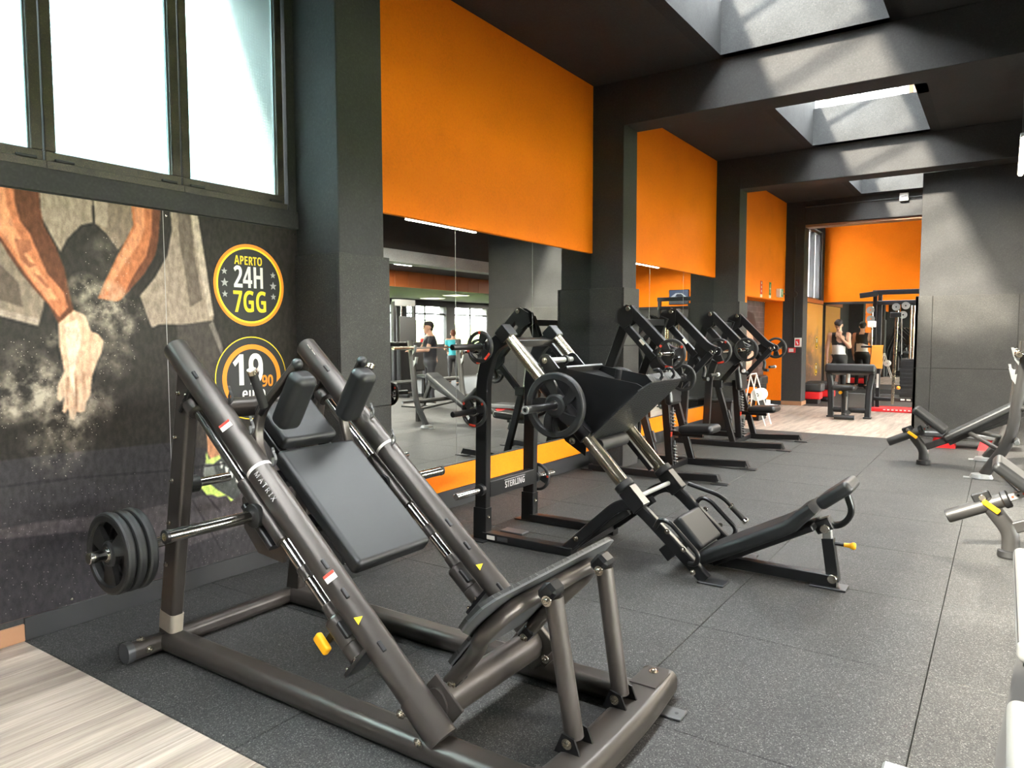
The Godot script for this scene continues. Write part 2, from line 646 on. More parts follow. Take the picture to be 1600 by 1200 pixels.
# ------------------------------------------------------------------ the room
func room() -> void:
	# floor: a screed slab, rubber tiles of one metre on it, boards before and beyond
	var slab := struct("floor", mb().bx(-4.6, 9.4, -0.30, -0.021, 4.2, -26.2), M.joint)
	var tile := MB.new().bx(-0.4985, 0.4985, -0.02, 0.0, -0.4985, 0.4985, 0.0025).mesh()
	var cut := MB.new().bx(-0.33, 0.3235, -0.02, 0.0, -0.4985, 0.4985, 0.0025).mesh()
	for r in 10:
		for q in 8:
			var o := MeshInstance3D.new()
			o.name = "floor_tile"
			o.mesh = cut if q == 0 else tile
			o.material_override = M.rubber
			slab.add_child(o, true)
			o.position = Vector3(-3.551 if q == 0 else -3.727 + q, 0, -2.0 - r)
	part(slab, "rubber_floor", mb(slab).bx(3.775, 9.2, -0.02, 0.0, -1.5, -11.5, 0.002), M.rubber)
	part(slab, "rubber_floor", mb(slab).bx(-1.0, 9.2, -0.02, 0.0, -11.503, -26.0, 0.002), M.rubber)
	part(slab, "rubber_floor", mb(slab).bx(WX, -1.003, -0.02, 0.0, -15.903, -20.0, 0.002), M.rubber)
	# boards, laid along z
	for i in 4:
		tex_plank(M.plank[i])
	var board := MB.new().bx(-0.0895, 0.0895, -0.02, 0.0, -0.599, 0.599, 0.001).mesh()
	rng.seed = 5
	for q in 24:
		var off := rng.randf_range(0.0, 0.5)
		for r in 3:
			var zc := -0.9 - off + r * 1.2
			if zc - 0.6 < -1.498:
				var z1 := zc + 0.6
				if z1 < -1.46:
					continue
				part(slab, "floor_board", mb(slab).bx(WX + 0.18 * q, WX + 0.18 * q + 0.179, -0.02, 0.0, -1.497, z1 - 0.001, 0.001), M.plank[rng.randi() % 4])
			else:
				var o := MeshInstance3D.new()
				o.name = "floor_board"
				o.mesh = board
				o.material_override = M.plank[rng.randi() % 4]
				slab.add_child(o, true)
				o.position = Vector3(WX + 0.18 * q + 0.0895, 0, zc)
	for q in 16:
		var z := -11.503
		var first := rng.randf_range(0.4, 1.2)
		while z > -15.85:
			var L := minf(first, z + 15.9)
			part(slab, "floor_board", mb(slab).bx(WX + 0.18 * q, minf(WX + 0.18 * q + 0.179, -1.003), -0.02, 0.0, z, z - L + 0.001, 0.001), M.plank[rng.randi() % 4])
			z -= L
			first = 1.2
	part(slab, "floor_base", mb(slab).bx(0.44, 9.2, -0.02, 0.0, 4.0, -1.497, 0.002), M.rubber)

	# the long left wall: parapet under the windows, solid bays, a door recess, the far window
	var wl := struct("wall_left", mb().bx(-4.6, WX, 0.0, 2.285, 4.2, -3.2), M.dark_paint)
	for a in [[2.285, CEIL, -3.135, -3.2], [4.02, CEIL, 1.16, -3.135], [2.285, CEIL, 4.2, 1.16], [0.0, CEIL, -3.2, -13.2], [2.18, CEIL, -13.2, -15.85], [0.0, CEIL, -15.85, -17.65], [0.0, 2.34, -17.65, -19.7], [4.05, CEIL, -17.65, -19.7], [0.0, CEIL, -19.7, -20.2]]:
		part(wl, "wall_bay", mb(wl).bx(-4.6 if a[2] > -15.8 else -4.1, WX, a[0], a[1], a[2], a[3], 0.001), M.dark_paint)
	part(wl, "recess_back", mb(wl).bx(-4.6, -4.262, 0.0, 2.18, -13.2, -15.85, 0.001), M.dark_paint)
	part(wl, "recess_jamb", mb(wl).bx(-4.26, WX + 0.004, 0.09, 2.18, -15.842, -15.852, 0.001), M.orange)
	part(wl, "recess_soffit", mb(wl).bx(-4.26, WX + 0.004, 2.172, 2.182, -13.2, -15.85, 0.001), M.orange)
	struct("wall_front", mb().bx(-4.6, 9.4, 0.0, CEIL, 4.0, 4.2), M.dark_paint)
	var wb := struct("wall_back", mb().bx(-4.6, 2.0, 0.0, CEIL, -20.0, -20.2), M.dark_paint)
	part(wb, "orange_panel", mb(wb).bx(WX, 1.98, 2.31, CEIL, -20.0, -19.985), M.orange)
	part(wb, "black_ledge", mb(wb).bx(WX, 1.98, 2.25, 2.31, -20.0, -19.96), M.black_trim)
	for i in 2:
		part(wb, "mirror_pane", mb(wb).bx(-3.83 + i * 1.25, -2.59 + i * 1.25, 0.12, 2.25, -20.0, -19.985, 0.001), M.mirror)
	struct("wall_back_side", mb().bx(1.8, 2.0, 0.0, CEIL, -20.2, -26.0), M.dark_paint)
	struct("wall_back_far", mb().bx(1.8, 9.4, 0.0, CEIL, -26.0, -26.2), M.dark_paint)

	# pilasters with rubber cladding up to two metres
	for k in 4:
		var z0: float = [-3.2, -7.3, -11.47, -15.9][k]
		var z1: float = [-3.6, -7.65, -11.84, -16.3][k]
		var p := struct("pilaster", mb().bx(WX - 0.02, -3.488, 0.0, CEIL, z0, z1, 0.006), M.dark_paint)
		if k == 3:
			part(p, "skirting", mb(p).bx(WX, -3.47, 0.0, 0.085, z0 + 0.018, z1), M.wood_trim)
			continue
		var hs := [0.0, 1.0, 2.0]
		if k > 0:
			hs = [0.0, 0.36, 1.36, 2.0]
		for i in hs.size() - 1:
			part(p, "cladding_panel", mb(p).bx(WX, -3.490, hs[i] + 0.002, hs[i + 1] - 0.002, z0, z0 + 0.028, 0.003), M.clad)
			part(p, "cladding_panel", mb(p).bx(-3.488, -3.458, hs[i] + 0.002, hs[i + 1] - 0.002, z0 + 0.03, z1 - 0.02, 0.003), M.clad)
			if k > 0:
				part(p, "cladding_panel", mb(p).bx(WX, -3.490, hs[i] + 0.002, hs[i + 1] - 0.002, z1, z1 - 0.028, 0.003), M.clad)

	# mirrors, orange panels, orange strip and black plinth in the two mirror bays
	var mn := 0
	for k in 2:
		var zs: Array = [[-3.6, -4.855, -6.071, -7.3], [-7.65, -8.922, -10.132, -11.47]][k]
		for i in 3:
			mn += 1
			var mm := struct("mirror_%d" % mn, mb().bx(WX, WX + 0.006, 0.375, 2.392, zs[i] - 0.001, zs[i + 1] + 0.001, 0.0005), M.mirror)
			mm.set_meta("label", "tall frameless mirror pane above the orange strip")
			part(mm, "mirror_edge", mb(mm).bx(WX, WX + 0.0068, 0.375, 2.392, zs[i] - 0.001, zs[i] - 0.0035, 0.0002), M.mirror_edge)
		struct("trim_%d" % (k * 3 + 1), mb().bx(WX, WX + 0.03, 2.39, CEIL, zs[0] - 0.005, zs[3] + 0.012), M.orange)
		struct("trim_%d" % (k * 3 + 2), mb().bx(WX, WX + 0.012, 0.16, 0.37, zs[0], zs[3]), M.orange)
		struct("trim_%d" % (k * 3 + 3), mb().bx(WX, WX + 0.016, 0.0, 0.157, zs[0], zs[3]), M.black_trim)
		part(get_node("trim_%d" % (k * 3 + 2)), "strip_ledge", mb(get_node("trim_%d" % (k * 3 + 2))).bx(WX, WX + 0.02, 0.368, 0.378, zs[0], zs[3], 0.001), M.black_trim)
	struct("trim_7", mb().bx(WX, WX + 0.03, 2.182, CEIL, -11.85, -15.89), M.orange)
	part(get_node("trim_7"), "orange_cheek", mb(get_node("trim_7")).bx(WX, WX + 0.03, 0.0, 2.18, -11.85, -13.2), M.orange)
	struct("baseboard_left", mb().bx(WX, WX + 0.012, 0.0, 0.112, -1.5, -3.2), M.black_trim)
	struct("baseboard_front", mb().bx(WX, WX + 0.014, 0.0, 0.085, 4.0, -1.5), M.wood_trim)
	struct("trim_8", mb().bx(WX, WX + 0.02, 2.172, 2.287, 4.0, -3.2), M.dark_paint)

	# windows over the poster
	for i in 6:
		window(i + 1, -3.12 + i * 0.715)
	var fw := struct("window_7", mb().bx(-4.1, -3.95, 2.34, 2.40, -17.65, -19.7), M.window_frame)
	part(fw, "window_frame", mb(fw).bx(-4.1, -3.95, 3.99, 4.05, -17.65, -19.7), M.window_frame)
	for i in 4:
		var z := -17.65 - i * 0.6633
		part(fw, "mullion", mb(fw).bx(-4.1, -3.93, 2.40, 3.99, z, z - 0.06), M.black_trim)
		if i < 3:
			part(fw, "pane", mb(fw).bx(-4.05, -4.042, 2.40, 3.99, z - 0.06, z - 0.6633, 0.0005), M.clear_white)
	part(fw, "lower_rail", mb(fw).bx(-3.95, -3.84, 2.25, 2.34, -17.6, -19.75), M.oak_panel)

	# ceiling with four light wells
	var wells := [[3.4, -3.05], [-3.78, -7.21], [-7.9, -11.34], [-12.05, -15.69]]
	var wx0 := -2.413
	var wx1 := -0.92
	var ce := struct("ceiling", mb().bx(-4.6, wx0, CEIL, CEIL + 0.16, 4.2, -20.2), M.dark_paint)
	part(ce, "ceiling_field", mb(ce).bx(wx1, 2.3, CEIL, CEIL + 0.16, 4.2, -26.2), M.dark_paint)
	var zz := 4.2
	for w in wells:
		part(ce, "ceiling_field", mb(ce).bx(wx0, wx1, CEIL, CEIL + 0.16, zz, w[0]), M.dark_paint)
		zz = w[1]
	part(ce, "ceiling_field", mb(ce).bx(wx0, wx1, CEIL, CEIL + 0.16, zz, -20.2), M.dark_paint)
	for w in wells:
		skylight(wx0, wx1, w[0], w[1])
	# cross beams
	for k in 4:
		var z0: float = [-3.2, -7.3, -11.47, -15.9][k]
		var z1: float = [-3.6, -7.65, -11.84, -16.3][k]
		struct("ceiling_beam", mb().bx(-3.487, 2.0, BEAM, CEIL, z0, z1, 0.006), M.dark_paint)
	struct("trim_9", mb().bx(-3.49, -1.0, BEAM - 0.05, BEAM, -15.95, -16.25), M.wood_trim)

	# the clad wall that closes the bay on the right
	var wr := struct("wall_right", mb().bx(-1.03, 0.85, 0.0, BEAM, -11.84, -12.1, 0.006), M.dark_paint)
	for cx in [[-1.07, -0.858], [-0.854, 0.144], [0.148, 0.87]]:
		for cy in [[0.0, 0.998], [1.002, 2.02]]:
			part(wr, "cladding_panel", mb(wr).bx(cx[0], cx[1], cy[0], cy[1], -11.84, -11.81, 0.003), M.clad)
	for cy in [[0.0, 0.998], [1.002, 2.02]]:
		part(wr, "cladding_panel", mb(wr).bx(-1.07, -1.03, cy[0], cy[1], -11.81, -12.1, 0.003), M.clad)

	# the wide hall to the right, lower ceiling, window wall
	var hall := struct("ceiling_hall", mb().bx(2.3, 9.4, 3.12, 3.3, 4.2, -26.2), M.dark_paint)
	part(hall, "fascia", mb(hall).bx(2.0, 2.3, 3.12, CEIL, 4.2, -26.2), M.dark_paint)
	part(hall, "fascia_band", mb(hall).bx(1.985, 2.32, 2.90, 3.14, 4.2, -26.2), M.light_beam)
	for i in 44:
		part(hall, "fascia_board", mb(hall).bx(4.96, 5.0, 2.72, 3.12, 2.0 - i * 0.5, 1.51 - i * 0.5), M.oak_panel)
	part(hall, "lower_ceiling", mb(hall).bx(5.0, 9.4, 2.72, 2.86, 4.2, -26.2), M.dark_paint)
	var ww := struct("wall_window_side", mb().bx(9.0, 9.3, 0.0, 1.12, 4.2, -26.2), M.dark_paint)
	part(ww, "wall_head", mb(ww).bx(9.0, 9.3, 2.52, 3.3, 4.2, -26.2), M.dark_paint)
	for i in 12:
		var z := 3.0 - i * 2.6
		part(ww, "pier", mb(ww).bx(8.95, 9.3, 1.12, 2.52, z, z - 0.5), M.dark_paint)
		var wn := struct("window_%d" % (8 + i), mb().bx(9.05, 9.12, 1.12, 1.18, z - 0.5, z - 2.6), M.black_trim)
		part(wn, "window_frame", mb(wn).bx(9.05, 9.12, 2.22, 2.28, z - 0.5, z - 2.6), M.black_trim)
		part(wn, "mullion", mb(wn).bx(9.05, 9.12, 1.18, 2.52, z - 1.53, z - 1.58), M.black_trim)
		part(wn, "pane", mb(wn).bx(9.08, 9.086, 1.18, 2.52, z - 0.5, z - 2.6, 0.0005), M.clear)


func tex_plank(m: StandardMaterial3D) -> void:
	m.uv1_triplanar = true
	m.uv1_world_triplanar = true
	m.uv1_scale = Vector3(2.1, 1.0, 0.42)


func window(i: int, zr: float) -> void:
	# one casement, its right edge at zr, 0.715 wide
	var zl := zr + 0.715
	var w := struct("window_%d" % i, mb().bx(-3.965, WX + 0.012, 2.285, 2.325, zl, zr, 0.003), M.window_frame)
	part(w, "window_frame", mb(w).bx(-3.95, WX - 0.01, 2.325, 2.376, zl - 0.004, zr + 0.004, 0.004), M.window_frame)
	part(w, "window_frame", mb(w).bx(-3.95, WX - 0.01, 3.96, 4.02, zl - 0.004, zr + 0.004, 0.004), M.window_frame)
	part(w, "window_frame", mb(w).bx(-3.95, WX - 0.01, 2.376, 3.96, zr + 0.004, zr + 0.056, 0.004), M.window_frame)
	part(w, "window_frame", mb(w).bx(-3.95, WX - 0.01, 2.376, 3.96, zl - 0.056, zl - 0.004, 0.004), M.window_frame)
	part(w, "pane", mb(w).bx(-3.935, -3.928, 2.376, 3.96, zr + 0.056, zl - 0.056, 0.0005), M.frosted)
	part(w, "glazing_bead", mb(w).bx(-3.926, -3.914, 2.376, 3.96, zr + 0.056, zr + 0.063, 0.001), M.frame_silver)
	part(w, "hinge", mb(w).cyl(Vector3(WX + 0.006, 2.333, zr + 0.04), Vector3(WX + 0.006, 2.333, zr + 0.13), 0.008, 10), M.black_trim)
	part(w, "hinge", mb(w).cyl(Vector3(WX + 0.006, 2.333, zl - 0.13), Vector3(WX + 0.006, 2.333, zl - 0.04), 0.008, 10), M.black_trim)


var sky_n := 0
func skylight(x0: float, x1: float, z0: float, z1: float) -> void:
	sky_n += 1
	var top := 4.74
	var s := struct("skylight_%d" % sky_n, mb().bx(x0 - 0.12, x0 + 0.005, CEIL, 4.98, z0 + 0.12, z1 - 0.12, 0.001), M.well_paint)
	part(s, "well_wall", mb(s).bx(x1 - 0.005, x1 + 0.12, CEIL, top, z0 + 0.12, z1 - 0.12, 0.001), M.well_paint)
	part(s, "well_wall", mb(s).bx(x0, x1, CEIL, top, z1 + 0.005, z1 - 0.12, 0.001), M.well_paint)
	part(s, "well_wall", mb(s).bx(x0, x1, CEIL, top, z0 + 0.12, z0 - 0.005, 0.001), M.well_paint)
	# roof light: glazed slope facing the sun side, sheet-metal slope on the other, glazed gables
	var ridge := Vector3(-1.52, 5.42, 0)
	var L := Vector3(x0 - 0.06, 4.99, 0)
	var R := Vector3(x1 + 0.06, top, 0)
	var zc := (z0 + z1) * 0.5
	var len_ := absf(z1 - z0) + 0.2
	var dl := ridge - L
	var dr := R - ridge
	var bl := Basis(dl.normalized(), Vector3.BACK.cross(dl.normalized()), Vector3.BACK)
	var br := Basis(dr.normalized(), Vector3.BACK.cross(dr.normalized()), Vector3.BACK)
	var nb := 5
	for i in nb:
		var zz := z0 + 0.1 - len_ * (i + 0.5) / nb
		part(s, "glass_pane", mb(s).box((L + ridge) * 0.5 + Vector3(0, 0, zz), Vector3(dl.length(), 0.008, len_ / nb - 0.03), bl, 0.0005), M.roof_glass)
	for i in nb + 1:
		var zz := z0 + 0.1 - len_ * i / nb
		part(s, "glazing_bar", mb(s).box((L + ridge) * 0.5 + Vector3(0, 0, zz), Vector3(dl.length(), 0.05, 0.035), bl, 0.003), M.frame_silver)
	part(s, "roof_sheet", mb(s).box((R + ridge) * 0.5 + Vector3(0, 0, zc), Vector3(dr.length(), 0.03, len_), br, 0.003), M.frame_silver)
	part(s, "ridge_bar", mb(s).bx(ridge.x - 0.04, ridge.x + 0.04, 5.37, 5.45, z0 + 0.12, z1 - 0.12), M.frame_silver)
	for z in [z0 + 0.09, z1 - 0.09]:
		part(s, "gable_pane", mb(s).prism(Vector3(0, 0, z), Vector3.RIGHT, Vector3.UP, [Vector2(x0, top), Vector2(x1, top), Vector2(ridge.x, 5.38), Vector2(x0, 4.98)], 0.008), M.roof_glass)
		for a in [[x0 + 0.02, top, ridge.x - 0.15, 5.32], [ridge.x + 0.05, 5.3, x1 - 0.1, top + 0.02], [x0 + 0.45, top, x0 + 0.85, 5.1], [-1.25, top, -1.62, 5.3]]:
			part(s, "gable_bar", mb(s).rtube([Vector3(a[0], a[1], z), Vector3(a[2], a[3], z)], 0.03, 0.03, Vector3.BACK), M.frame_silver)
		part(s, "gable_post", mb(s).bx(-1.2, -1.14, top, 5.1, z + 0.03, z - 0.03), M.wood_trim)


# ------------------------------------------------------------------ outside and lamps
func outside() -> void:
	solo("ground", mb().bx(-60, 60, -0.6, -0.31, 60, -70), M.grass, "flat paved yard outside the building", "ground")
	var b := thing("neighbour_building", "pale blue-grey building standing outside the frosted windows", "building", Vector3(-13, -0.3, 0))
	part(b, "wall", mb(b).prism(Vector3(-12.2, 0, 0), Vector3.FORWARD, Vector3.UP, [Vector2(-12, -0.3), Vector2(9.2, -0.3), Vector2(9.2, 4.8), Vector2(4.2, 6.75), Vector2(-2.0, 8.9), Vector2(-12, 8.9)], 3.4), M.concrete)
	part(b, "roof", mb(b).rtube([Vector3(-12.2, 4.72, -9.5), Vector3(-12.2, 6.78, -4.2), Vector3(-12.2, 8.95, 2.0), Vector3(-12.2, 8.95, 12.0)], 3.7, 0.12, Vector3.RIGHT), M.frame_gray)
	# hedge beyond the hall's windows
	var h := MB.new()
	var nz := FastNoiseLite.new()
	nz.seed = 3
	nz.frequency = 0.5
	var pts := []
	for i in 46:
		var row := []
		for j in 9:
			var z := 8.0 - i * 0.9
			var a := j / 8.0 * PI * 0.5
			var p := Vector3(13.2 - sin(a) * 0.0, 0, z)
			p.y = sin(a) * 2.4 - 0.3
			p.x = 12.2 + (1.0 - cos(a)) * 1.6
			p += Vector3(nz.get_noise_3d(p.x * 3, p.y * 3, z * 3), nz.get_noise_3d(p.y * 3, z * 3, 9), 0) * 0.7
			row.append(p)
		pts.append(row)
	for i in 45:
		for j in 8:
			var nn: Vector3 = -(pts[i + 1][j] - pts[i][j]).cross(pts[i][j + 1] - pts[i][j]).normalized()
			if nn.x > 0:
				nn = -nn
			h.quad(pts[i][j], pts[i + 1][j], pts[i + 1][j + 1], pts[i][j + 1], nn)
	solo("hedge", h, M.hedge, "bright green hedge outside the hall windows", "hedge")


func lamps() -> void:
	for a in [[-8.6, -10.4], [-16.9, -18.6]]:
		var t := thing("linear_lamp", ["slim white tube lamp hung level with the clad wall", "slim white tube lamp hung in the far room"][0 if a[0] > -12 else 1], "lamp", Vector3(0.085, 3.33, (a[0] + a[1]) * 0.5))
		part(t, "housing", mb(t).bx(0.055, 0.115, 3.352, 3.40, a[0], a[1], 0.006), M.white)
		part(t, "tube", mb(t).tube([Vector3(0.085, 3.335, a[0]), Vector3(0.085, 3.335, a[1])], 0.028), M.tube)
		for z in [a[0] - 0.2, a[1] + 0.2]:
			part(t, "hanger", mb(t).cyl(Vector3(0.085, 3.4, z), Vector3(0.085, CEIL, z), 0.003, 6), M.frame_silver)
		area(Vector3(0.085, 3.30, (a[0] + a[1]) * 0.5), Vector2(0.06, absf(a[1] - a[0])), 20.0, Color(1, 0.96, 0.88))
	for i in 5:
		for q in 3:
			var x: float = [3.4, 6.2, 7.9][q]
			var y: float = 3.12 if q == 0 else 2.72
			var z := -4.0 - i * 4.2 - q * 0.9
			var t := thing("ceiling_panel_lamp", "square white panel lamp set in the dark hall ceiling", "lamp", Vector3(x, y, z), "panel lamps in the hall ceiling")
			part(t, "frame", mb(t).bx(x - 0.3, x + 0.3, y - 0.012, y, z - 0.3, z + 0.3), M.white)
			part(t, "diffuser", mb(t).bx(x - 0.28, x + 0.28, y - 0.016, y - 0.012, z - 0.28, z + 0.28, 0.001), M.panel_light)
			if i % 2 == 0:
				area(Vector3(x, y - 0.03, z), Vector2(0.56, 0.56), 27.0, Color(1, 0.96, 0.89))


# ------------------------------------------------------------------ the printed wall panel
func fill_poly(img: Image, pts: Array, col: Color) -> void:
	var k := pts.size() / 2
	var y0 := 100000
	var y1 := -100000
	for i in k:
		y0 = mini(y0, pts[i * 2 + 1])
		y1 = maxi(y1, pts[i * 2 + 1])
	for y in range(maxi(0, y0), mini(img.get_height(), y1 + 1)):
		var xs := []
		for i in k:
			var j := (i + 1) % k
			var ya: int = pts[i * 2 + 1]
			var yb: int = pts[j * 2 + 1]
			if (ya <= y and yb > y) or (yb <= y and ya > y):
				xs.append(pts[i * 2] + (y - ya) * float(pts[j * 2] - pts[i * 2]) / (yb - ya))
		xs.sort()
		for i in range(0, xs.size() - 1, 2):
			var x0 := clampi(int(round(xs[i])), 0, img.get_width())
			var x1 := clampi(int(round(xs[i + 1])), 0, img.get_width())
			if x1 > x0:
				img.fill_rect(Rect2i(x0, y, x1 - x0, 1), col)


# the photograph printed on the panel: forearms and hands clapping chalk, grey shorts, a shoe on a rubber floor
func print_image() -> Image:
	var W := 800
	var H := 716
	var img := Image.create(W, H, false, Image.FORMAT_RGB8)
	img.fill(Color8(46, 42, 39))
	var shapes := [
		[[56, 53, 55], [117,445,285,445,459,450,704,463,783,466,775,742,104,728]],
		[[76, 70, 72], [112,556,239,558,392,573,566,568,781,531,778,636,520,665,107,677]],
		[[48, 45, 48], [112,566,300,588,391,607,431,713,328,719,105,718]],
		[[150, 134, 118], [262,-20,349,-22,348,39,329,45,305,71,292,96,275,61,265,40]],
		[[128, 112, 98], [351,-22,423,-16,425,33,407,65,391,83,371,55,352,40]],
		[[158, 142, 126], [351,-22,377,-19,375,46,352,39]],
		[[132, 117, 103], [163,69,202,87,215,112,231,139,263,179,261,195,252,224,197,208,158,195]],
		[[158, 142, 128], [158,188,198,197,255,212,252,224,197,208,158,198]],
		[[92, 80, 70], [161,114,201,126,225,152,231,193,198,182,159,165]],
		[[148, 132, 118], [494,-16,551,-17,558,28,566,81,583,198,581,209,556,216,494,219,467,218,451,225,447,219,429,165,458,131,486,85,497,35]],
		[[104, 92, 82], [510,-11,536,-11,544,80,558,167,530,184,522,116,512,52]],
		[[178, 162, 146], [536,-11,552,-11,565,78,582,198,572,202,555,113]],
		[[66, 60, 56], [501,220,580,209,599,250,602,274,587,342,571,421,565,472,520,466,506,337]],
		[[108, 100, 94], [571,218,580,209,602,266,598,282]],
		[[96, 58, 40], [168,-34,263,-52,263,24,268,53,286,90,298,125,306,177,310,195,284,219,270,189,247,160,231,136,215,112,202,87,164,47]],
		[[188, 116, 80], [167,-22,224,-13,225,17,232,51,245,68,258,102,269,133,295,165,301,191,286,208,267,181,242,145,226,119,203,81,165,41]],
		[[216, 146, 106], [180,-18,212,-5,213,25,223,61,238,97,263,140,285,178,270,179,242,138,219,96,188,47]],
		[[160, 100, 72], [222,80,245,81,250,96,235,104,243,116,255,121,243,127,229,114]],
		[[160, 100, 72], [248,135,261,140,274,159,267,158,254,144]],
		[[180, 110, 74], [417,-26,478,-21,469,57,462,87,438,125,417,148,393,174,384,178,352,173,364,144,387,98,406,64,421,34]],
		[[104, 62, 44], [460,-22,478,-21,469,57,462,87,438,125,417,148,398,167,417,130,445,88,456,47]],
		[[206, 138, 100], [423,-13,443,-12,443,38,431,68,400,110,374,154,362,168,371,140,390,100,409,65,426,37]],
		[[205, 166, 138], [284,219,310,195,329,204,338,232,351,238,359,250,355,269,345,290,336,314,332,348,325,358,322,375,313,377,308,374,304,389,296,387,294,366,289,376,284,372,289,345,282,354,276,350,279,324,290,303,288,285,284,258]],
		[[226, 196, 172], [293,221,315,211,321,245,313,278,305,312,310,353,304,346,299,312,296,268]],
		[[150, 108, 84], [310,312,311,360,308,373,306,360,307,316]],
		[[150, 108, 84], [297,312,294,362,292,362,294,312]],
		[[156, 114, 90], [323,303,323,354,321,357,321,306]],
		[[196, 140, 106], [558,430,581,432,584,465,592,490,560,497]],
		[[72, 74, 72], [558,482,565,496,587,490,606,509,630,542,648,571,636,580,617,594,581,562,549,540,553,501]],
		[[196, 214, 120], [556,478,562,496,586,490,590,497,565,511,554,503]],
		[[122, 124, 120], [551,503,570,507,578,529,553,540,548,524]],
		[[196, 220, 112], [541,556,545,544,555,541,581,564,617,591,610,594,600,579,581,579,567,571,554,569]],
		[[214, 212, 204], [587,504,595,509,592,520,588,518]],
		[[214, 212, 204], [598,516,607,521,604,532,600,530]],
		[[214, 212, 204], [610,528,619,533,616,544,612,542]],
		[[214, 212, 204], [623,540,631,546,629,557,624,554]],
		[[214, 212, 204], [635,553,643,558,641,569,637,567]],
		[[40, 37, 40], [460,447,462,447,587,612,584,612]],
		[[40, 37, 40], [115,483,304,491,458,503,702,513,702,516,457,506,304,493,115,486]],
		[[40, 37, 40], [584,694,587,695,523,573,520,572]],
	]
	for s in shapes:
		fill_poly(img, s[1], Color8(s[0][0], s[0][1], s[0][2]))
	# soften the outlines, then add print grain and the chalk cloud
	img.resize(W / 3, H / 3, Image.INTERPOLATE_LANCZOS)
	img.resize(W, H, Image.INTERPOLATE_CUBIC)
	var fib := FastNoiseLite.new()
	fib.seed = 8
	fib.frequency = 0.05
	fib.fractal_octaves = 4
	var puff := FastNoiseLite.new()
	puff.seed = 9
	puff.frequency = 0.02
	puff.fractal_octaves = 5
	puff.fractal_gain = 0.6
	var blobs := [
		[330, 159, 30, 0.75], [369, 189, 46, 0.85], [389, 217, 36, 0.70], [342, 203, 27, 0.60], [373, 95, 39, 0.25], [243, 332, 58, 0.80], [208, 346, 43, 0.70], [286, 385, 55, 0.70], [342, 363, 38, 0.45], [373, 276, 43, 0.35], [227, 289, 39, 0.35], [275, 424, 58, 0.35], [270, 244, 16, 0.50], [418, 202, 23, 0.35], 
	]
	rng.seed = 77
	for y in H:
		for x in W:
			var c := img.get_pixel(x, y)
			var f := 1.0 + 0.22 * fib.get_noise_2d(x * 1.6, y * 0.8) + rng.randfn(0.0, 0.035)
			c = Color(c.r * f, c.g * f, c.b * f)
			var dust := 0.0
			for b in blobs:
				var dx: float = x - b[0]
				var dy: float = y - b[1]
				var q: float = (dx * dx + dy * dy) / (b[2] * b[2] * 1.3)
				if q < 1.0:
					dust = maxf(dust, b[3] * (1.0 - q))
			if dust > 0.0:
				dust = clampf(dust * (0.55 + 1.5 * puff.get_noise_2d(x, y)), 0.0, 0.85)
				c = c.lerp(Color(0.80, 0.745, 0.67), dust)
				if rng.randf() < 0.006:
					c = Color(0.85, 0.8, 0.74)
			elif y > 500 and rng.randf() < 0.004:
				c = Color(0.62, 0.58, 0.58)
			img.set_pixel(x, y, c)
	return img


func ring(t: Node3D, zc: float, yc: float, r0: float, r1: float, lift: float, m: Material, called: String) -> void:
	var b := mb(t)
	b.lathe(Vector3(WX + 0.008, yc, zc), Vector3.RIGHT, [Vector2(r0, 0), Vector2(r0, lift), Vector2(r1, lift), Vector2(r1, 0)], 56)
	part(t, called, b, m)


func star(t: Node3D, zc: float, yc: float, r: float) -> void:
	var pts := []
	for i in 10:
		var a := PI / 2 + i * PI / 5
		pts.append(Vector2(cos(a), sin(a)) * (r if i % 2 == 0 else r * 0.42))
	part(t, "star", mb(t).prism(Vector3(WX + 0.0095, yc, zc), Vector3.FORWARD, Vector3.UP, pts, 0.003), M.gray_print)


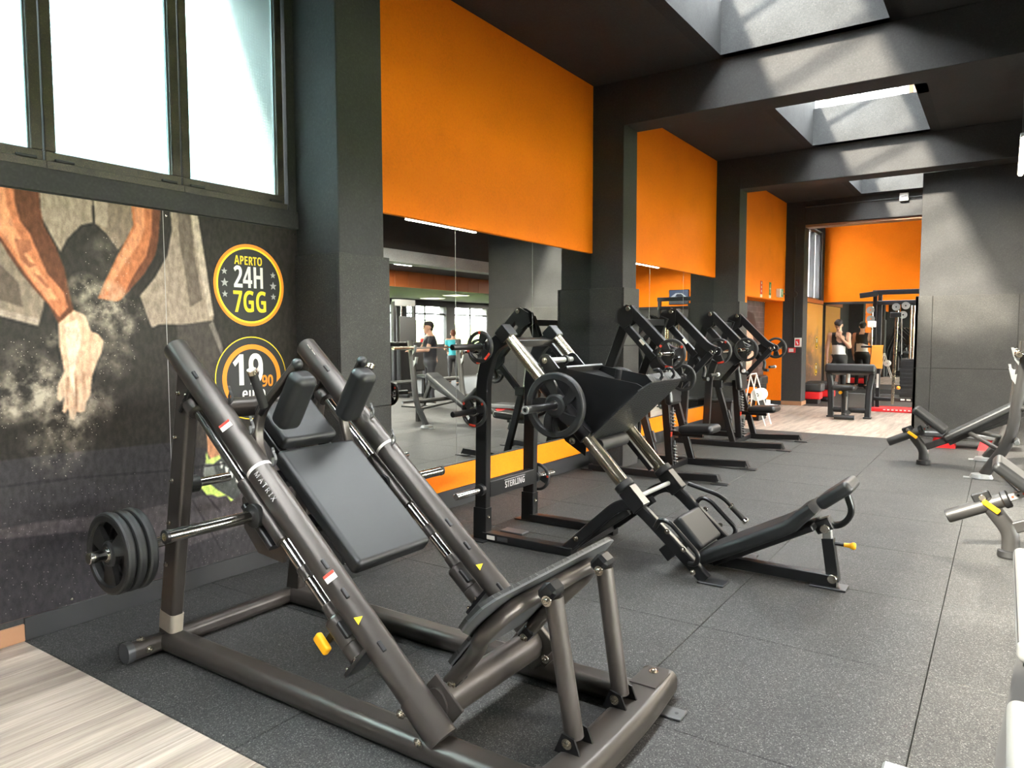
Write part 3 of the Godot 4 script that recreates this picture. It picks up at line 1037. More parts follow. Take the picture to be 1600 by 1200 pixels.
func poster() -> void:
	var t := thing("wall_poster", "large printed panel of chalky hands with round opening-hours and price badges", "poster", Vector3(WX, 0.115, -2.05))
	part(t, "board", mb(t).bx(WX, WX + 0.006, 0.115, 2.166, -0.9, -3.19, 0.001), M.black_print)
	var b := mb(t)
	var q := [Vector3(WX + 0.0065, 2.166, -0.9), Vector3(WX + 0.0065, 2.166, -3.19), Vector3(WX + 0.0065, 0.115, -3.19), Vector3(WX + 0.0065, 0.115, -0.9)]
	var u := [Vector2(0, 0), Vector2(1, 0), Vector2(1, 1), Vector2(0, 1)]
	for i in [0, 1, 2, 0, 2, 3]:
		b.v.append(q[i] - b.o)
		b.n.append(Vector3.RIGHT)
		b.uv.append(u[i])
	var pm := mat(Color(1, 1, 1), 0.5, 0.0, 0.25)
	pm.albedo_texture = ImageTexture.create_from_image(print_image())
	part(t, "print", b, pm)
	part(t, "seam", mb(t).bx(WX + 0.006, WX + 0.0072, 0.115, 2.166, -2.272, -2.275, 0.0002), M.gray_print)
	for p in [[2.14, -3.17], [0.14, -3.17], [1.1, -3.17], [2.14, -2.29], [0.14, -2.29], [0.14, -1.72], [2.14, -1.4]]:
		part(t, "screw", mb(t).cyl(Vector3(WX + 0.006, p[0], p[1]), Vector3(WX + 0.0095, p[0], p[1]), 0.007, 10, 0.001), M.bolt)
	# upper badge
	ring(t, -2.822, 1.786, 0.0, 0.222, 0.0012, M.black_print, "badge_disc")
	ring(t, -2.822, 1.786, 0.222, 0.236, 0.0014, M.yellow_print, "badge_ring")
	ring(t, -2.822, 1.786, 0.234, 0.252, 0.0016, M.orange_print, "badge_ring")
	var ex := Vector3.FORWARD
	var at := func(z: float, y: float) -> Vector3: return Vector3(WX + 0.0095, y, z)
	letters(t, "APERTO", 0.052, at.call(-2.815, 1.935), ex, Vector3.UP, M.yellow_print, 0.74)
	letters(t, "24H", 0.130, at.call(-2.815, 1.832), ex, Vector3.UP, M.white_print, 0.68)
	letters(t, "7GG", 0.130, at.call(-2.820, 1.682), ex, Vector3.UP, M.yellow_print, 0.68)
	for k in 3:
		var rr: float = [0.021, 0.027, 0.021][k]
		star(t, -2.644, 1.862 - k * 0.068, rr)
		star(t, -2.992, 1.858 - k * 0.068, rr)
	# lower badge
	ring(t, -2.820, 1.212, 0.0, 0.252, 0.0011, M.black_print, "badge_disc")
	ring(t, -2.820, 1.212, 0.252, 0.258, 0.0014, M.yellow_print, "badge_ring")
	ring(t, -2.822, 1.210, 0.182, 0.212, 0.0016, M.orange_print, "badge_ring")
	letters(t, "19", 0.190, at.call(-2.792, 1.262), ex, Vector3.UP, M.white_print, 0.80)
	letters(t, ".90", 0.072, at.call(-2.922, 1.188), ex, Vector3.UP, M.orange_print, 0.8)
	letters(t, "euro", 0.066, at.call(-2.83, 1.118), ex, Vector3.UP, M.white_print, 0.85)


# ------------------------------------------------------------------ weight plates
# a plate around its own z axis: rim, web with grip openings, hub sleeve
func plate(called: String, label: String, R: float, th: float, kind: String, group: String) -> Node3D:
	var t := thing(called, label, "weight plate", Vector3.ZERO, group)
	var h := th * 0.5
	var ri := R * 0.78
	var rh := R * (0.36 if kind == "spoked" else 0.32)
	part(t, "rim", mb().lathe(Vector3.ZERO, Vector3.BACK, [Vector2(ri, -h * 0.55), Vector2(ri + 0.006, -h), Vector2(R - 0.012, -h), Vector2(R - 0.004, -h + 0.004), Vector2(R, -h + 0.012), Vector2(R, h - 0.012), Vector2(R - 0.004, h - 0.004), Vector2(R - 0.012, h), Vector2(ri + 0.006, h), Vector2(ri, h * 0.55), Vector2(ri, -h * 0.55)], 48, false), M.rubber_black)
	part(t, "hub", mb().lathe(Vector3.ZERO, Vector3.BACK, [Vector2(0.028, -h * 0.9), Vector2(rh * 0.8, -h * 0.9), Vector2(rh, -h * 0.5), Vector2(rh, h * 0.5), Vector2(rh * 0.8, h * 0.9), Vector2(0.028, h * 0.9)], 28), M.rubber_black)
	part(t.get_node("hub"), "sleeve", mb().lathe(Vector3.ZERO, Vector3.BACK, [Vector2(0.0255, h), Vector2(0.0255, -h), Vector2(0.034, -h), Vector2(0.034, h), Vector2(0.0255, h)], 24), M.chrome)
	var cnt := 5 if kind == "spoked" else 3
	for i in cnt:
		var b := mb()
		var w0 := TAU / cnt * (0.46 if kind == "spoked" else 0.42)
		var w1 := TAU / cnt * (0.36 if kind == "spoked" else 0.34)
		var a0 := TAU * i / cnt
		var steps := 5
		var tw := 0.30 if kind == "spoked" else 0.0
		for s in steps:
			var P := func(e: float, side: float, z: float) -> Vector3:
				var r := lerpf(rh * 0.96, ri + 0.002, e)
				var wid := lerpf(w0 * 1.15, w1, e)
				var a := a0 + tw * e + side * wid * 0.5
				return Vector3(cos(a) * r, sin(a) * r, z * lerpf(h * 0.62, h * 0.42, e))
			var e0 := float(s) / steps
			var e1 := float(s + 1) / steps
			for k in 4:
				var s0 := -1.0 + k * 0.5
				var s1 := s0 + 0.5
				b.quad(P.call(e0, s0, 1.0), P.call(e0, s1, 1.0), P.call(e1, s1, 1.0), P.call(e1, s0, 1.0), Vector3.BACK)
				b.quad(P.call(e0, s0, -1.0), P.call(e0, s1, -1.0), P.call(e1, s1, -1.0), P.call(e1, s0, -1.0), Vector3.FORWARD)
			for sd in [-1.0, 1.0]:
				var A: Vector3 = P.call(e0, sd, 1.0)
				var B: Vector3 = P.call(e1, sd, 1.0)
				var nn: Vector3 = (B - A).cross(Vector3.BACK).normalized() * sd
				b.quad(A, B, P.call(e1, sd, -1.0), P.call(e0, sd, -1.0), nn)
		part(t, "spoke", b, M.rubber_gloss if kind == "spoked" else M.rubber_black)
	if kind == "marked":
		for i in 2:
			var a := PI * (0.72 - 0.62 * i)
			part(t, "marking", mb().box(Vector3(cos(a), sin(a), 0) * R * 0.87 + Vector3(0, 0, h), Vector3(R * 0.16, R * 0.16, 0.003), Basis(Vector3.BACK, a), 0.0005), M.plate_red, "red square mark")
		var a2 := -PI * 0.62
		part(t, "marking", mb().box(Vector3(cos(a2), sin(a2), 0) * R * 0.87 + Vector3(0, 0, h), Vector3(R * 0.14, R * 0.52, 0.003), Basis(Vector3.BACK, a2), 0.0005), M.plate_red, "red bar mark")
	return t


# ------------------------------------------------------------------ the hack squat by the poster
func hk(s: float, n: float, z: float) -> Vector3:
	# s down the rails from their top end, n square to them
	return Vector3(-3.087 + 0.7585 * s + 0.6517 * n, 1.416 - 0.6517 * s + 0.7585 * n, z)


func bolt_at(t: Node3D, p: Vector3, dir: Vector3, r := 0.011) -> void:
	part(t, "bolt", mb(t).lathe(p, dir, [Vector2(r * 1.7, 0), Vector2(r * 1.7, 0.003), Vector2(r, 0.003), Vector2(r, 0.011), Vector2(r * 0.7, 0.013), Vector2(r * 0.5, 0.013), Vector2(r * 0.45, 0.008), Vector2(0, 0.008)], 12), M.bolt)


func hack_squat() -> void:
	var t := thing("hack_squat_machine", "graphite hack squat sled machine with wide back pad, standing before the poster", "gym machine", Vector3(-2.15, 0, ZC1))
	var G: Material = M.steel_brown
	var B := Basis(Vector3(0.7585, -0.6517, 0), Vector3(0.6517, 0.7585, 0), Vector3.BACK)
	var zn := -1.85
	var zf := -2.585
	# base
	for z in [zn, zf]:
		part(t, "base_rail", mb(t).rtube([Vector3(-3.2, 0.045, z), Vector3(-1.1, 0.045, z)], 0.12, 0.085, Vector3.BACK, 0.0, 0.034), G)
	part(t, "rear_crossbar", mb(t).rtube([Vector3(-3.225, 0.045, -1.665), Vector3(-3.225, 0.045, -2.80)], 0.075, 0.08, Vector3.RIGHT, 0.0, 0.03), G)
	for z in [-1.665, -2.80]:
		var e := 1.0 if z > -2.0 else -1.0
		part(t, "end_cap", mb(t).rtube([Vector3(-3.225, 0.047, z - e * 0.004), Vector3(-3.225, 0.047, z + e * 0.028)], 0.086, 0.09, Vector3.RIGHT, 0.0, 0.036), M.frame_gray, "grey rubber end cap")
		bolt_at(t, Vector3(-3.225, 0.085, z - e * 0.05), Vector3.UP)
		bolt_at(t, Vector3(-3.187, 0.045, z - e * 0.07), Vector3.RIGHT)
	part(t, "front_crossbar", mb(t).rtube([Vector3(-1.13, 0.055, -1.70), Vector3(-1.105, 0.055, -1.95), Vector3(-1.10, 0.055, ZC1), Vector3(-1.105, 0.055, -2.48), Vector3(-1.13, 0.055, -2.74)], 0.15, 0.10, Vector3.RIGHT, 0.12, 0.034), G)
	for z in [-1.80, -2.63]:
		part(t, "cover_plate", mb(t).box(Vector3(-1.125, 0.107, z), Vector3(0.11, 0.006, 0.15), Basis(), 0.003), G)
		bolt_at(t, Vector3(-1.13, 0.110, z + (0.05 if z > -2.0 else -0.05)), Vector3.UP)
	part(t, "floor_tab", mb(t).box(Vector3(-1.02, 0.006, -2.60), Vector3(0.10, 0.01, 0.08), Basis(), 0.003), M.frame_gray)
	part(t, "tab_hole", mb(t).cyl(Vector3(-1.0, 0.0105, -2.60), Vector3(-1.0, 0.0118, -2.60), 0.008, 10, 0.0002), M.black_satin)
	# uprights with the storage horns
	for z in [zn, zf]:
		part(t, "upright", mb(t).rtube([Vector3(-3.215, 0.07, z), Vector3(-2.985, 1.33, z)], 0.062, 0.105, Vector3.BACK, 0.0, 0.016), G)
		for k in 5:
			var y := 0.42 + k * 0.2
			bolt_at(t, Vector3(-3.215 + 0.23 * (y - 0.07) / 1.26 - 0.02, y, z + (0.031 if z > -2.2 else -0.031)), Vector3.BACK if z > -2.2 else Vector3.FORWARD, 0.007)
	part(t, "tape_wrap", mb(t).rtube([Vector3(-3.206, 0.10, zn), Vector3(-3.192, 0.185, zn)], 0.068, 0.112, Vector3.BACK, 0.0, 0.018), M.tape, "crumpled silver tape wound round the post")
	part(t, "top_crossbar", mb(t).tube([Vector3(-3.05, 1.13, zn - 0.02), Vector3(-3.05, 1.13, zf + 0.02)], 0.048), G)
	part(t, "rear_lower_tube", mb(t).tube([Vector3(-3.08, 0.79, zn - 0.02), Vector3(-3.08, 0.79, zn - 0.02 - 0.06)], 0.03), M.black_steel)
	part(t, "inner_horn", mb(t).cyl(Vector3(-3.09, 0.79, zn - 0.03), Vector3(-3.10, 0.79, zn - 0.26), 0.021), M.chrome)
	part(t, "horn_collar", mb(t).cyl(Vector3(-3.09, 0.79, zn - 0.03), Vector3(-3.09, 0.79, zn - 0.085), 0.040), M.rubber_black)
	part(t, "storage_horn", mb(t).cyl(Vector3(-3.115, 0.55, zn + 0.03), Vector3(-3.115, 0.55, zn + 0.40), 0.0245), M.chrome)
	part(t, "storage_horn", mb(t).cyl(Vector3(-3.115, 0.55, zf - 0.03), Vector3(-3.115, 0.55, zf - 0.40), 0.0245), M.chrome)
	# inclined rails
	var rails := []
	for z in [zn, zf]:
		var e := 1.0 if z > -2.2 else -1.0
		var rail := part(t, "guide_rail", mb(t).sweep([hk(-0.005, 0, z), hk(0.0, 0, z), hk(2.03, 0, z)], MB.circle(0.053, 24, 0.055), Vector3.BACK, true, [0.93, 1.0, 1.0]), G)
		rails.append(rail)
		part(rail, "rail_cap", mb(t).sweep([hk(-0.014, 0, z), hk(-0.006, 0, z), hk(0.012, 0, z)], MB.circle(0.0515, 24, 0.0535), Vector3.BACK, true, [0.80, 0.97, 1.0]), M.black_satin)
		part(t, "foot_gusset", mb(t).sweep([hk(1.86, -0.005, z), hk(2.035, -0.005, z)], MB.circle(0.0555, 24, 0.0575), Vector3.BACK, true), G)
		bolt_at(t, hk(1.88, -0.035, z + e * 0.062), Vector3(0, -0.2, e))
		bolt_at(t, hk(1.99, -0.045, z + e * 0.060), Vector3(0, -0.2, e))
		part(rail, "rail_band", mb(t).sweep([hk(0.755, 0, z), hk(0.770, 0, z)], MB.circle(0.0537, 24, 0.0557), Vector3.BACK, false), M.white_print)
		for s in [0.22, 1.28, 1.42, 1.66]:
			part(rail, "rail_slot", mb(t).box(hk(s, 0.042, z + 0.032), Vector3(0.045, 0.014, 0.016), B, 0.004), M.black_satin)
		# chrome guide rod, its brackets, buffer
		var zr: float = z
		part(t, "guide_rod", mb(t).cyl(hk(0.27, -0.108, zr), hk(1.46, -0.108, zr), 0.0225, 20), M.chrome)
		part(t, "rod_clamp", mb(t).cyl(hk(0.22, -0.108, zr), hk(0.30, -0.108, zr), 0.043, 20), G)
		part(t, "rod_plate", mb(t).box(hk(0.235, -0.085, zr), Vector3(0.018, 0.16, 0.085), B, 0.004), M.black_steel)
		for q in [[-0.03, 0.03], [0.03, 0.03], [0.0, -0.04]]:
			bolt_at(t, hk(0.224, -0.108 + q[1], zr + q[0]), -Vector3(0.7585, -0.6517, 0), 0.007)
		for s in [1.215, 1.40]:
			part(t, "rod_stop", mb(t).cyl(hk(s - 0.03, -0.108, zr), hk(s + 0.03, -0.108, zr), 0.0265, 16), G)
		part(t, "buffer", mb(t).lathe(hk(1.43, -0.115, zr), Vector3(0.7585, -0.6517, 0), [Vector2(0, 0), Vector2(0.040, 0), Vector2(0.044, 0.008), Vector2(0.044, 0.12), Vector2(0.042, 0.123), Vector2(0.044, 0.126), Vector2(0.044, 0.18), Vector2(0.036, 0.185), Vector2(0, 0.185)], 22), G)
		part(t, "buffer_bracket", mb(t).prism(hk(1.625, 0.0, zr), Vector3(0.6517, 0.7585, 0), Vector3.BACK, [Vector2(-0.19, -0.045), Vector2(0.0, -0.05), Vector2(0.0, 0.05), Vector2(-0.19, 0.045)], 0.016), M.black_steel)
		for q in [[-0.10, 0.034], [-0.10, -0.034], [-0.175, 0.03], [-0.175, -0.03]]:
			bolt_at(t, hk(1.617, q[0], zr + q[1]), -Vector3(0.7585, -0.6517, 0), 0.008)
		part(t, "buffer_clip", mb(t).box(hk(1.50, -0.085, zr + 0.02), Vector3(0.075, 0.028, 0.03), B, 0.005), M.black_satin)
		# catches along the inner side of the rail
		for s in [0.39, 0.575, 0.76]:
			var arc := []
			for k in 9:
				var a := -0.4 + k * 0.26
				arc.append(Vector2(cos(a) * 0.036, sin(a) * 0.036 + 0.028))
			for k in 7:
				var a := 1.5 - k * 0.26
				arc.append(Vector2(-0.022 + cos(a) * 0.030, sin(a) * 0.030 + 0.044))
			part(rail, "catch", mb(t).prism(hk(s, 0.040, z - e * 0.02), Vector3(0.7585, -0.6517, 0), Vector3(0.6517, 0.7585, 0), arc, 0.012), M.frame_gray, "grey hook-shaped catch")
	letters(rails[0], "M A T R I X", 0.0205, hk(0.862, 0.0565 * 0.52, zn + 0.0565 * 0.854), Vector3(0.7585, -0.6517, 0), Vector3(0.6517 * 0.854, 0.7585 * 0.854, -0.52), M.gray_print, 1.12, "lettering", false, 400)
	# printed stickers
	part(rails[0], "sticker", mb(t).box(hk(0.525, 0.033, zn + 0.0435), Vector3(0.030, 0.05, 0.002), Basis(B.x, (B.y * 0.8 - Vector3.BACK * 0.6).normalized(), B.x.cross((B.y * 0.8 - Vector3.BACK * 0.6).normalized())), 0.0005), M.white_print, "white and orange warning label")
	part(rails[0], "sticker", mb(t).box(hk(0.512, 0.033, zn + 0.0440), Vector3(0.012, 0.05, 0.003), Basis(B.x, (B.y * 0.8 - Vector3.BACK * 0.6).normalized(), B.x.cross((B.y * 0.8 - Vector3.BACK * 0.6).normalized())), 0.0005), M.plate_red)
	part(rails[0], "sticker", mb(t).box(hk(1.335, 0.036, zn + 0.0415), Vector3(0.032, 0.045, 0.002), Basis(B.x, (B.y * 0.75 - Vector3.BACK * 0.66).normalized(), B.x.cross((B.y * 0.75 - Vector3.BACK * 0.66).normalized())), 0.0005), M.white_print, "white and orange warning label")
	part(rails[0], "sticker", mb(t).box(hk(1.323, 0.036, zn + 0.0420), Vector3(0.012, 0.045, 0.003), Basis(B.x, (B.y * 0.75 - Vector3.BACK * 0.66).normalized(), B.x.cross((B.y * 0.75 - Vector3.BACK * 0.66).normalized())), 0.0005), M.plate_red)
	for z in [zn, zf]:
		var up := (Vector3(0.6517, 0.7585, 0) * 0.75 - Vector3.BACK * 0.66).normalized()
		part(rails[0 if z > -2.2 else 1], "warning_triangle", mb(t).prism(hk(1.53, 0.036, z + 0.0415), up.cross(B.x.cross(up)).normalized(), up, [Vector2(-0.016, -0.013), Vector2(0.016, -0.013), Vector2(0, 0.016)], 0.002), M.yellow_print)
	# the emblem on the far rail
	for k in 2:
		for w in 5:
			var a := w * PI / 5
			var up := (Vector3(0.6517, 0.7585, 0) * 0.75 + Vector3.BACK * 0.66).normalized()
			var p := hk(0.05 + k * 0.045, 0.043, zf + 0.036)
			var dv := B.x * cos(a) + up * sin(a)
			part(rails[1], "emblem_line", mb(t).rtube([p - dv * 0.016, p + dv * 0.016], 0.002, 0.002, B.x.cross(up)), M.white_print)
	# sled: back pad, head pad, shoulder pads, grips
	part(t, "sled_beam", mb(t).rtube([hk(0.74, -0.115, zn - 0.07), hk(0.74, -0.115, zf + 0.07)], 0.07, 0.06, B.x, 0.0, 0.012), M.black_steel)
	part(t, "sled_beam", mb(t).rtube([hk(1.0, -0.115, zn - 0.07), hk(1.0, -0.115, zf + 0.07)], 0.07, 0.06, B.x, 0.0, 0.012), M.black_steel)
	for z in [ZC1 - 0.13, ZC1 + 0.13]:
		part(t, "sled_spine", mb(t).rtube([hk(0.40, -0.085, z), hk(1.27, -0.085, z)], 0.05, 0.04, Vector3.BACK, 0.0, 0.01), M.black_steel)
	part(t, "back_pad", mb(t).rbox(hk(0.99, -0.036, ZC1), Vector3(0.65, 0.075, 0.44), B, 0.024, 4), M.vinyl, "broad black padded back rest")
	part(t, "head_pad", mb(t).rbox(hk(0.50, -0.030, ZC1), Vector3(0.26, 0.07, 0.31), B, 0.024, 4), M.vinyl)
	for e in [1.0, -1.0]:
		var zs: float = ZC1 + e * 0.178
		var tilt := Basis(Vector3.BACK, 0.16) * B
		part(t, "shoulder_pad", mb(t).rbox(hk(0.575, 0.205, zs), Vector3(0.10, 0.27, 0.115), tilt, 0.036, 4), M.vinyl, "thick black shoulder pad")
		part(t, "pad_arm", mb(t).rtube([hk(0.74, -0.10, zs + e * 0.075), hk(0.60, -0.06, zs + e * 0.08), hk(0.49, 0.05, zs + e * 0.06), hk(0.50, 0.34, zs + e * 0.01)], 0.05, 0.03, Vector3.BACK, 0.10, 0.012), G)
		part(t, "arm_cap", mb(t).ball(hk(0.50, 0.345, zs + e * 0.01), 0.026), M.black_satin)
		# grips
		var g0 := Vector3(-2.60, 1.17, ZC1 + e * 0.27)
		var g1 := Vector3(-2.58, 1.335, ZC1 + e * 0.345)
		part(t, "grip_arm", mb(t).tube([hk(0.50, 0.05, zs + e * 0.06), g0], 0.014), M.black_steel)
		var gp := part(t, "grip", mb(t).cyl(g0, g0.lerp(g1, 0.86), 0.0185), M.rubber_grip)
		part(gp, "grip_cap", mb(t).cyl(g0.lerp(g1, 0.86), g1, 0.0215), M.chrome_worn, "bright metal grip end")
		# sleeves and weight horns
		var zs2: float = ZC1 + e * 0.3675
		part(t, "rod_sleeve", mb(t).cyl(hk(0.72, -0.108, zs2), hk(1.05, -0.108, zs2), 0.035, 20), G)
		part(t, "sleeve_cover", mb(t).rtube([hk(0.80, -0.165, zs2 + e * 0.01), hk(1.03, -0.165, zs2 + e * 0.01)], 0.05, 0.03, Vector3.BACK, 0.0, 0.01), M.steel_dark)
		part(t, "side_plate", mb(t).prism(hk(0.90, -0.16, zs2 - e * 0.035), B.x, B.y, [Vector2(-0.16, 0.02), Vector2(0.16, 0.04), Vector2(0.18, -0.06), Vector2(0.05, -0.15), Vector2(-0.08, -0.14), Vector2(-0.17, -0.05)], 0.018), M.steel_brown)
		var hr := Vector3(-2.505, 0.742, ZC1 + e * 0.36)
		part(t, "horn_flange", mb(t).cyl(hr + Vector3(0, 0, -e * 0.03), hr + Vector3(0, 0, e * 0.055), 0.050), M.rubber_black)
		var wh := part(t, "weight_horn", mb(t).cyl(hr, hr + Vector3(0, 0, e * 0.415), 0.0245), M.chrome)
		part(wh, "horn_end", mb(t).pipe(hr + Vector3(0, 0, e * 0.413), hr + Vector3(0, 0, e * 0.425), 0.0262, 0.013), M.black_steel)
		part(wh, "horn_plug", mb(t).pipe(hr + Vector3(0, 0, e * 0.405), hr + Vector3(0, 0, e * 0.4265), 0.015, 0.011), M.chrome_worn)
	part(t, "release_grip", mb(t).rbox(hk(1.465, -0.215, zn + 0.03), Vector3(0.085, 0.045, 0.028), B, 0.012, 3), M.yellow, "yellow release grip")
	part(t, "release_arm", mb(t).box(hk(1.465, -0.17, zn + 0.0), Vector3(0.03, 0.08, 0.02), B, 0.003), M.black_steel)
	# foot platform, square to the rails, and its props
	var out := [Vector2(-0.40, 0.575), Vector2(0.40, 0.575), Vector2(0.455, 0.555), Vector2(0.475, 0.50), Vector2(0.46, 0.44), Vector2(0.28, 0.30), Vector2(0.26, 0.12), Vector2(-0.26, 0.12), Vector2(-0.28, 0.30), Vector2(-0.46, 0.44), Vector2(-0.475, 0.50), Vector2(-0.455, 0.555)]
	part(t, "foot_platform", mb(t).prism(hk(1.85, 0, ZC1), Vector3.BACK, Vector3(0.6517, 0.7585, 0), out, 0.014), M.checker, "wide foot plate")
	var rim := []
	for p in out:
		rim.append(p * 1.004)
	part(t, "platform_edge", mb(t).prism(hk(1.861, 0, ZC1), Vector3.BACK, Vector3(0.6517, 0.7585, 0), rim, 0.008), M.frame_gray)
	for e in [1.0, -1.0]:
		part(t, "platform_rib", mb(t).tube([hk(1.895, 0.05, ZC1 + e * 0.24), hk(1.895, 0.26, ZC1 + e * 0.25), hk(1.895, 0.40, ZC1 + e * 0.36), hk(1.895, 0.515, ZC1 + e * 0.30), hk(1.895, 0.515, ZC1)], 0.03, 0.10, 14), G)
		var lt := Vector3(-1.215, 0.60, ZC1 + e * 0.185)
		var lb := Vector3(-1.14, 0.135, ZC1 + e * 0.175)
		part(t, "platform_leg", mb(t).tube([lt, lb], 0.033), G)
		part(t, "leg_yoke", mb(t).box(lt + Vector3(-0.01, 0.02, 0), Vector3(0.055, 0.07, 0.075), Basis(Vector3.BACK, -0.7), 0.012), M.black_steel)
		part(t, "leg_yoke", mb(t).prism(lb + Vector3(0, -0.03, e * 0.045), Vector3.RIGHT, Vector3.UP, [Vector2(-0.05, -0.01), Vector2(0.05, -0.01), Vector2(0.025, 0.05), Vector2(-0.02, 0.06)], 0.008), M.black_steel)
		part(t, "leg_yoke", mb(t).prism(lb + Vector3(0, -0.03, -e * 0.045), Vector3.RIGHT, Vector3.UP, [Vector2(-0.05, -0.01), Vector2(0.05, -0.01), Vector2(0.025, 0.05), Vector2(-0.02, 0.06)], 0.008), M.black_steel)
		bolt_at(t, lb + Vector3(0.0, 0.0, 0.05), Vector3.BACK)
		bolt_at(t, lt + Vector3(0.0, 0.0, 0.045), Vector3.BACK)
		part(t, "platform_hinge", mb(t).box(hk(1.90, 0.085, ZC1 + e * 0.235), Vector3(0.05, 0.07, 0.05), B, 0.008), M.black_steel)
		bolt_at(t, hk(1.905, 0.075, ZC1 + e * 0.235 + 0.028), Vector3.BACK)
	part(t, "front_tube", mb(t).sweep([Vector3(-1.615, 0.165, zn - 0.04), Vector3(-1.615, 0.165, zf + 0.04)], MB.circle(0.052, 20, 0.066), Vector3.RIGHT), G)
	part(t, "tube_flange", mb(t).box(Vector3(-1.615, 0.165, zn - 0.055), Vector3(0.16, 0.17, 0.012), Basis(Vector3.BACK, -0.71), 0.004), G)
	part(t, "tube_flange", mb(t).box(Vector3(-1.615, 0.165, zf + 0.055), Vector3(0.16, 0.17, 0.012), Basis(Vector3.BACK, -0.71), 0.004), G)
	bolt_at(t, Vector3(-1.55, 0.115, zf + 0.062), Vector3.BACK)

	# plates hung on the storage horns
	var p := plate("weight_plate", "black rubber weight plate outermost on the hack squat's storage horn", 0.177, 0.042, "grip", "")
	p.position = Vector3(-3.115, 0.55, -1.545)
	p.rotation = Vector3(0, 0, 0.5)
	copy(p, Vector3(-3.115, 0.55, -1.592), Vector3(0, 0, 1.1), "black rubber weight plate middle of three by the hack squat's taped post")
	copy(p, Vector3(-3.115, 0.55, -1.640), Vector3(0, 0, 1.9), "black rubber weight plate innermost against the hack squat's taped post")


# ------------------------------------------------------------------ the leg press
func lp(s: float, n: float, z: float) -> Vector3:
	return Vector3(-2.852 + 0.6854 * s + 0.7282 * n, 1.461 - 0.7282 * s + 0.6854 * n, z)


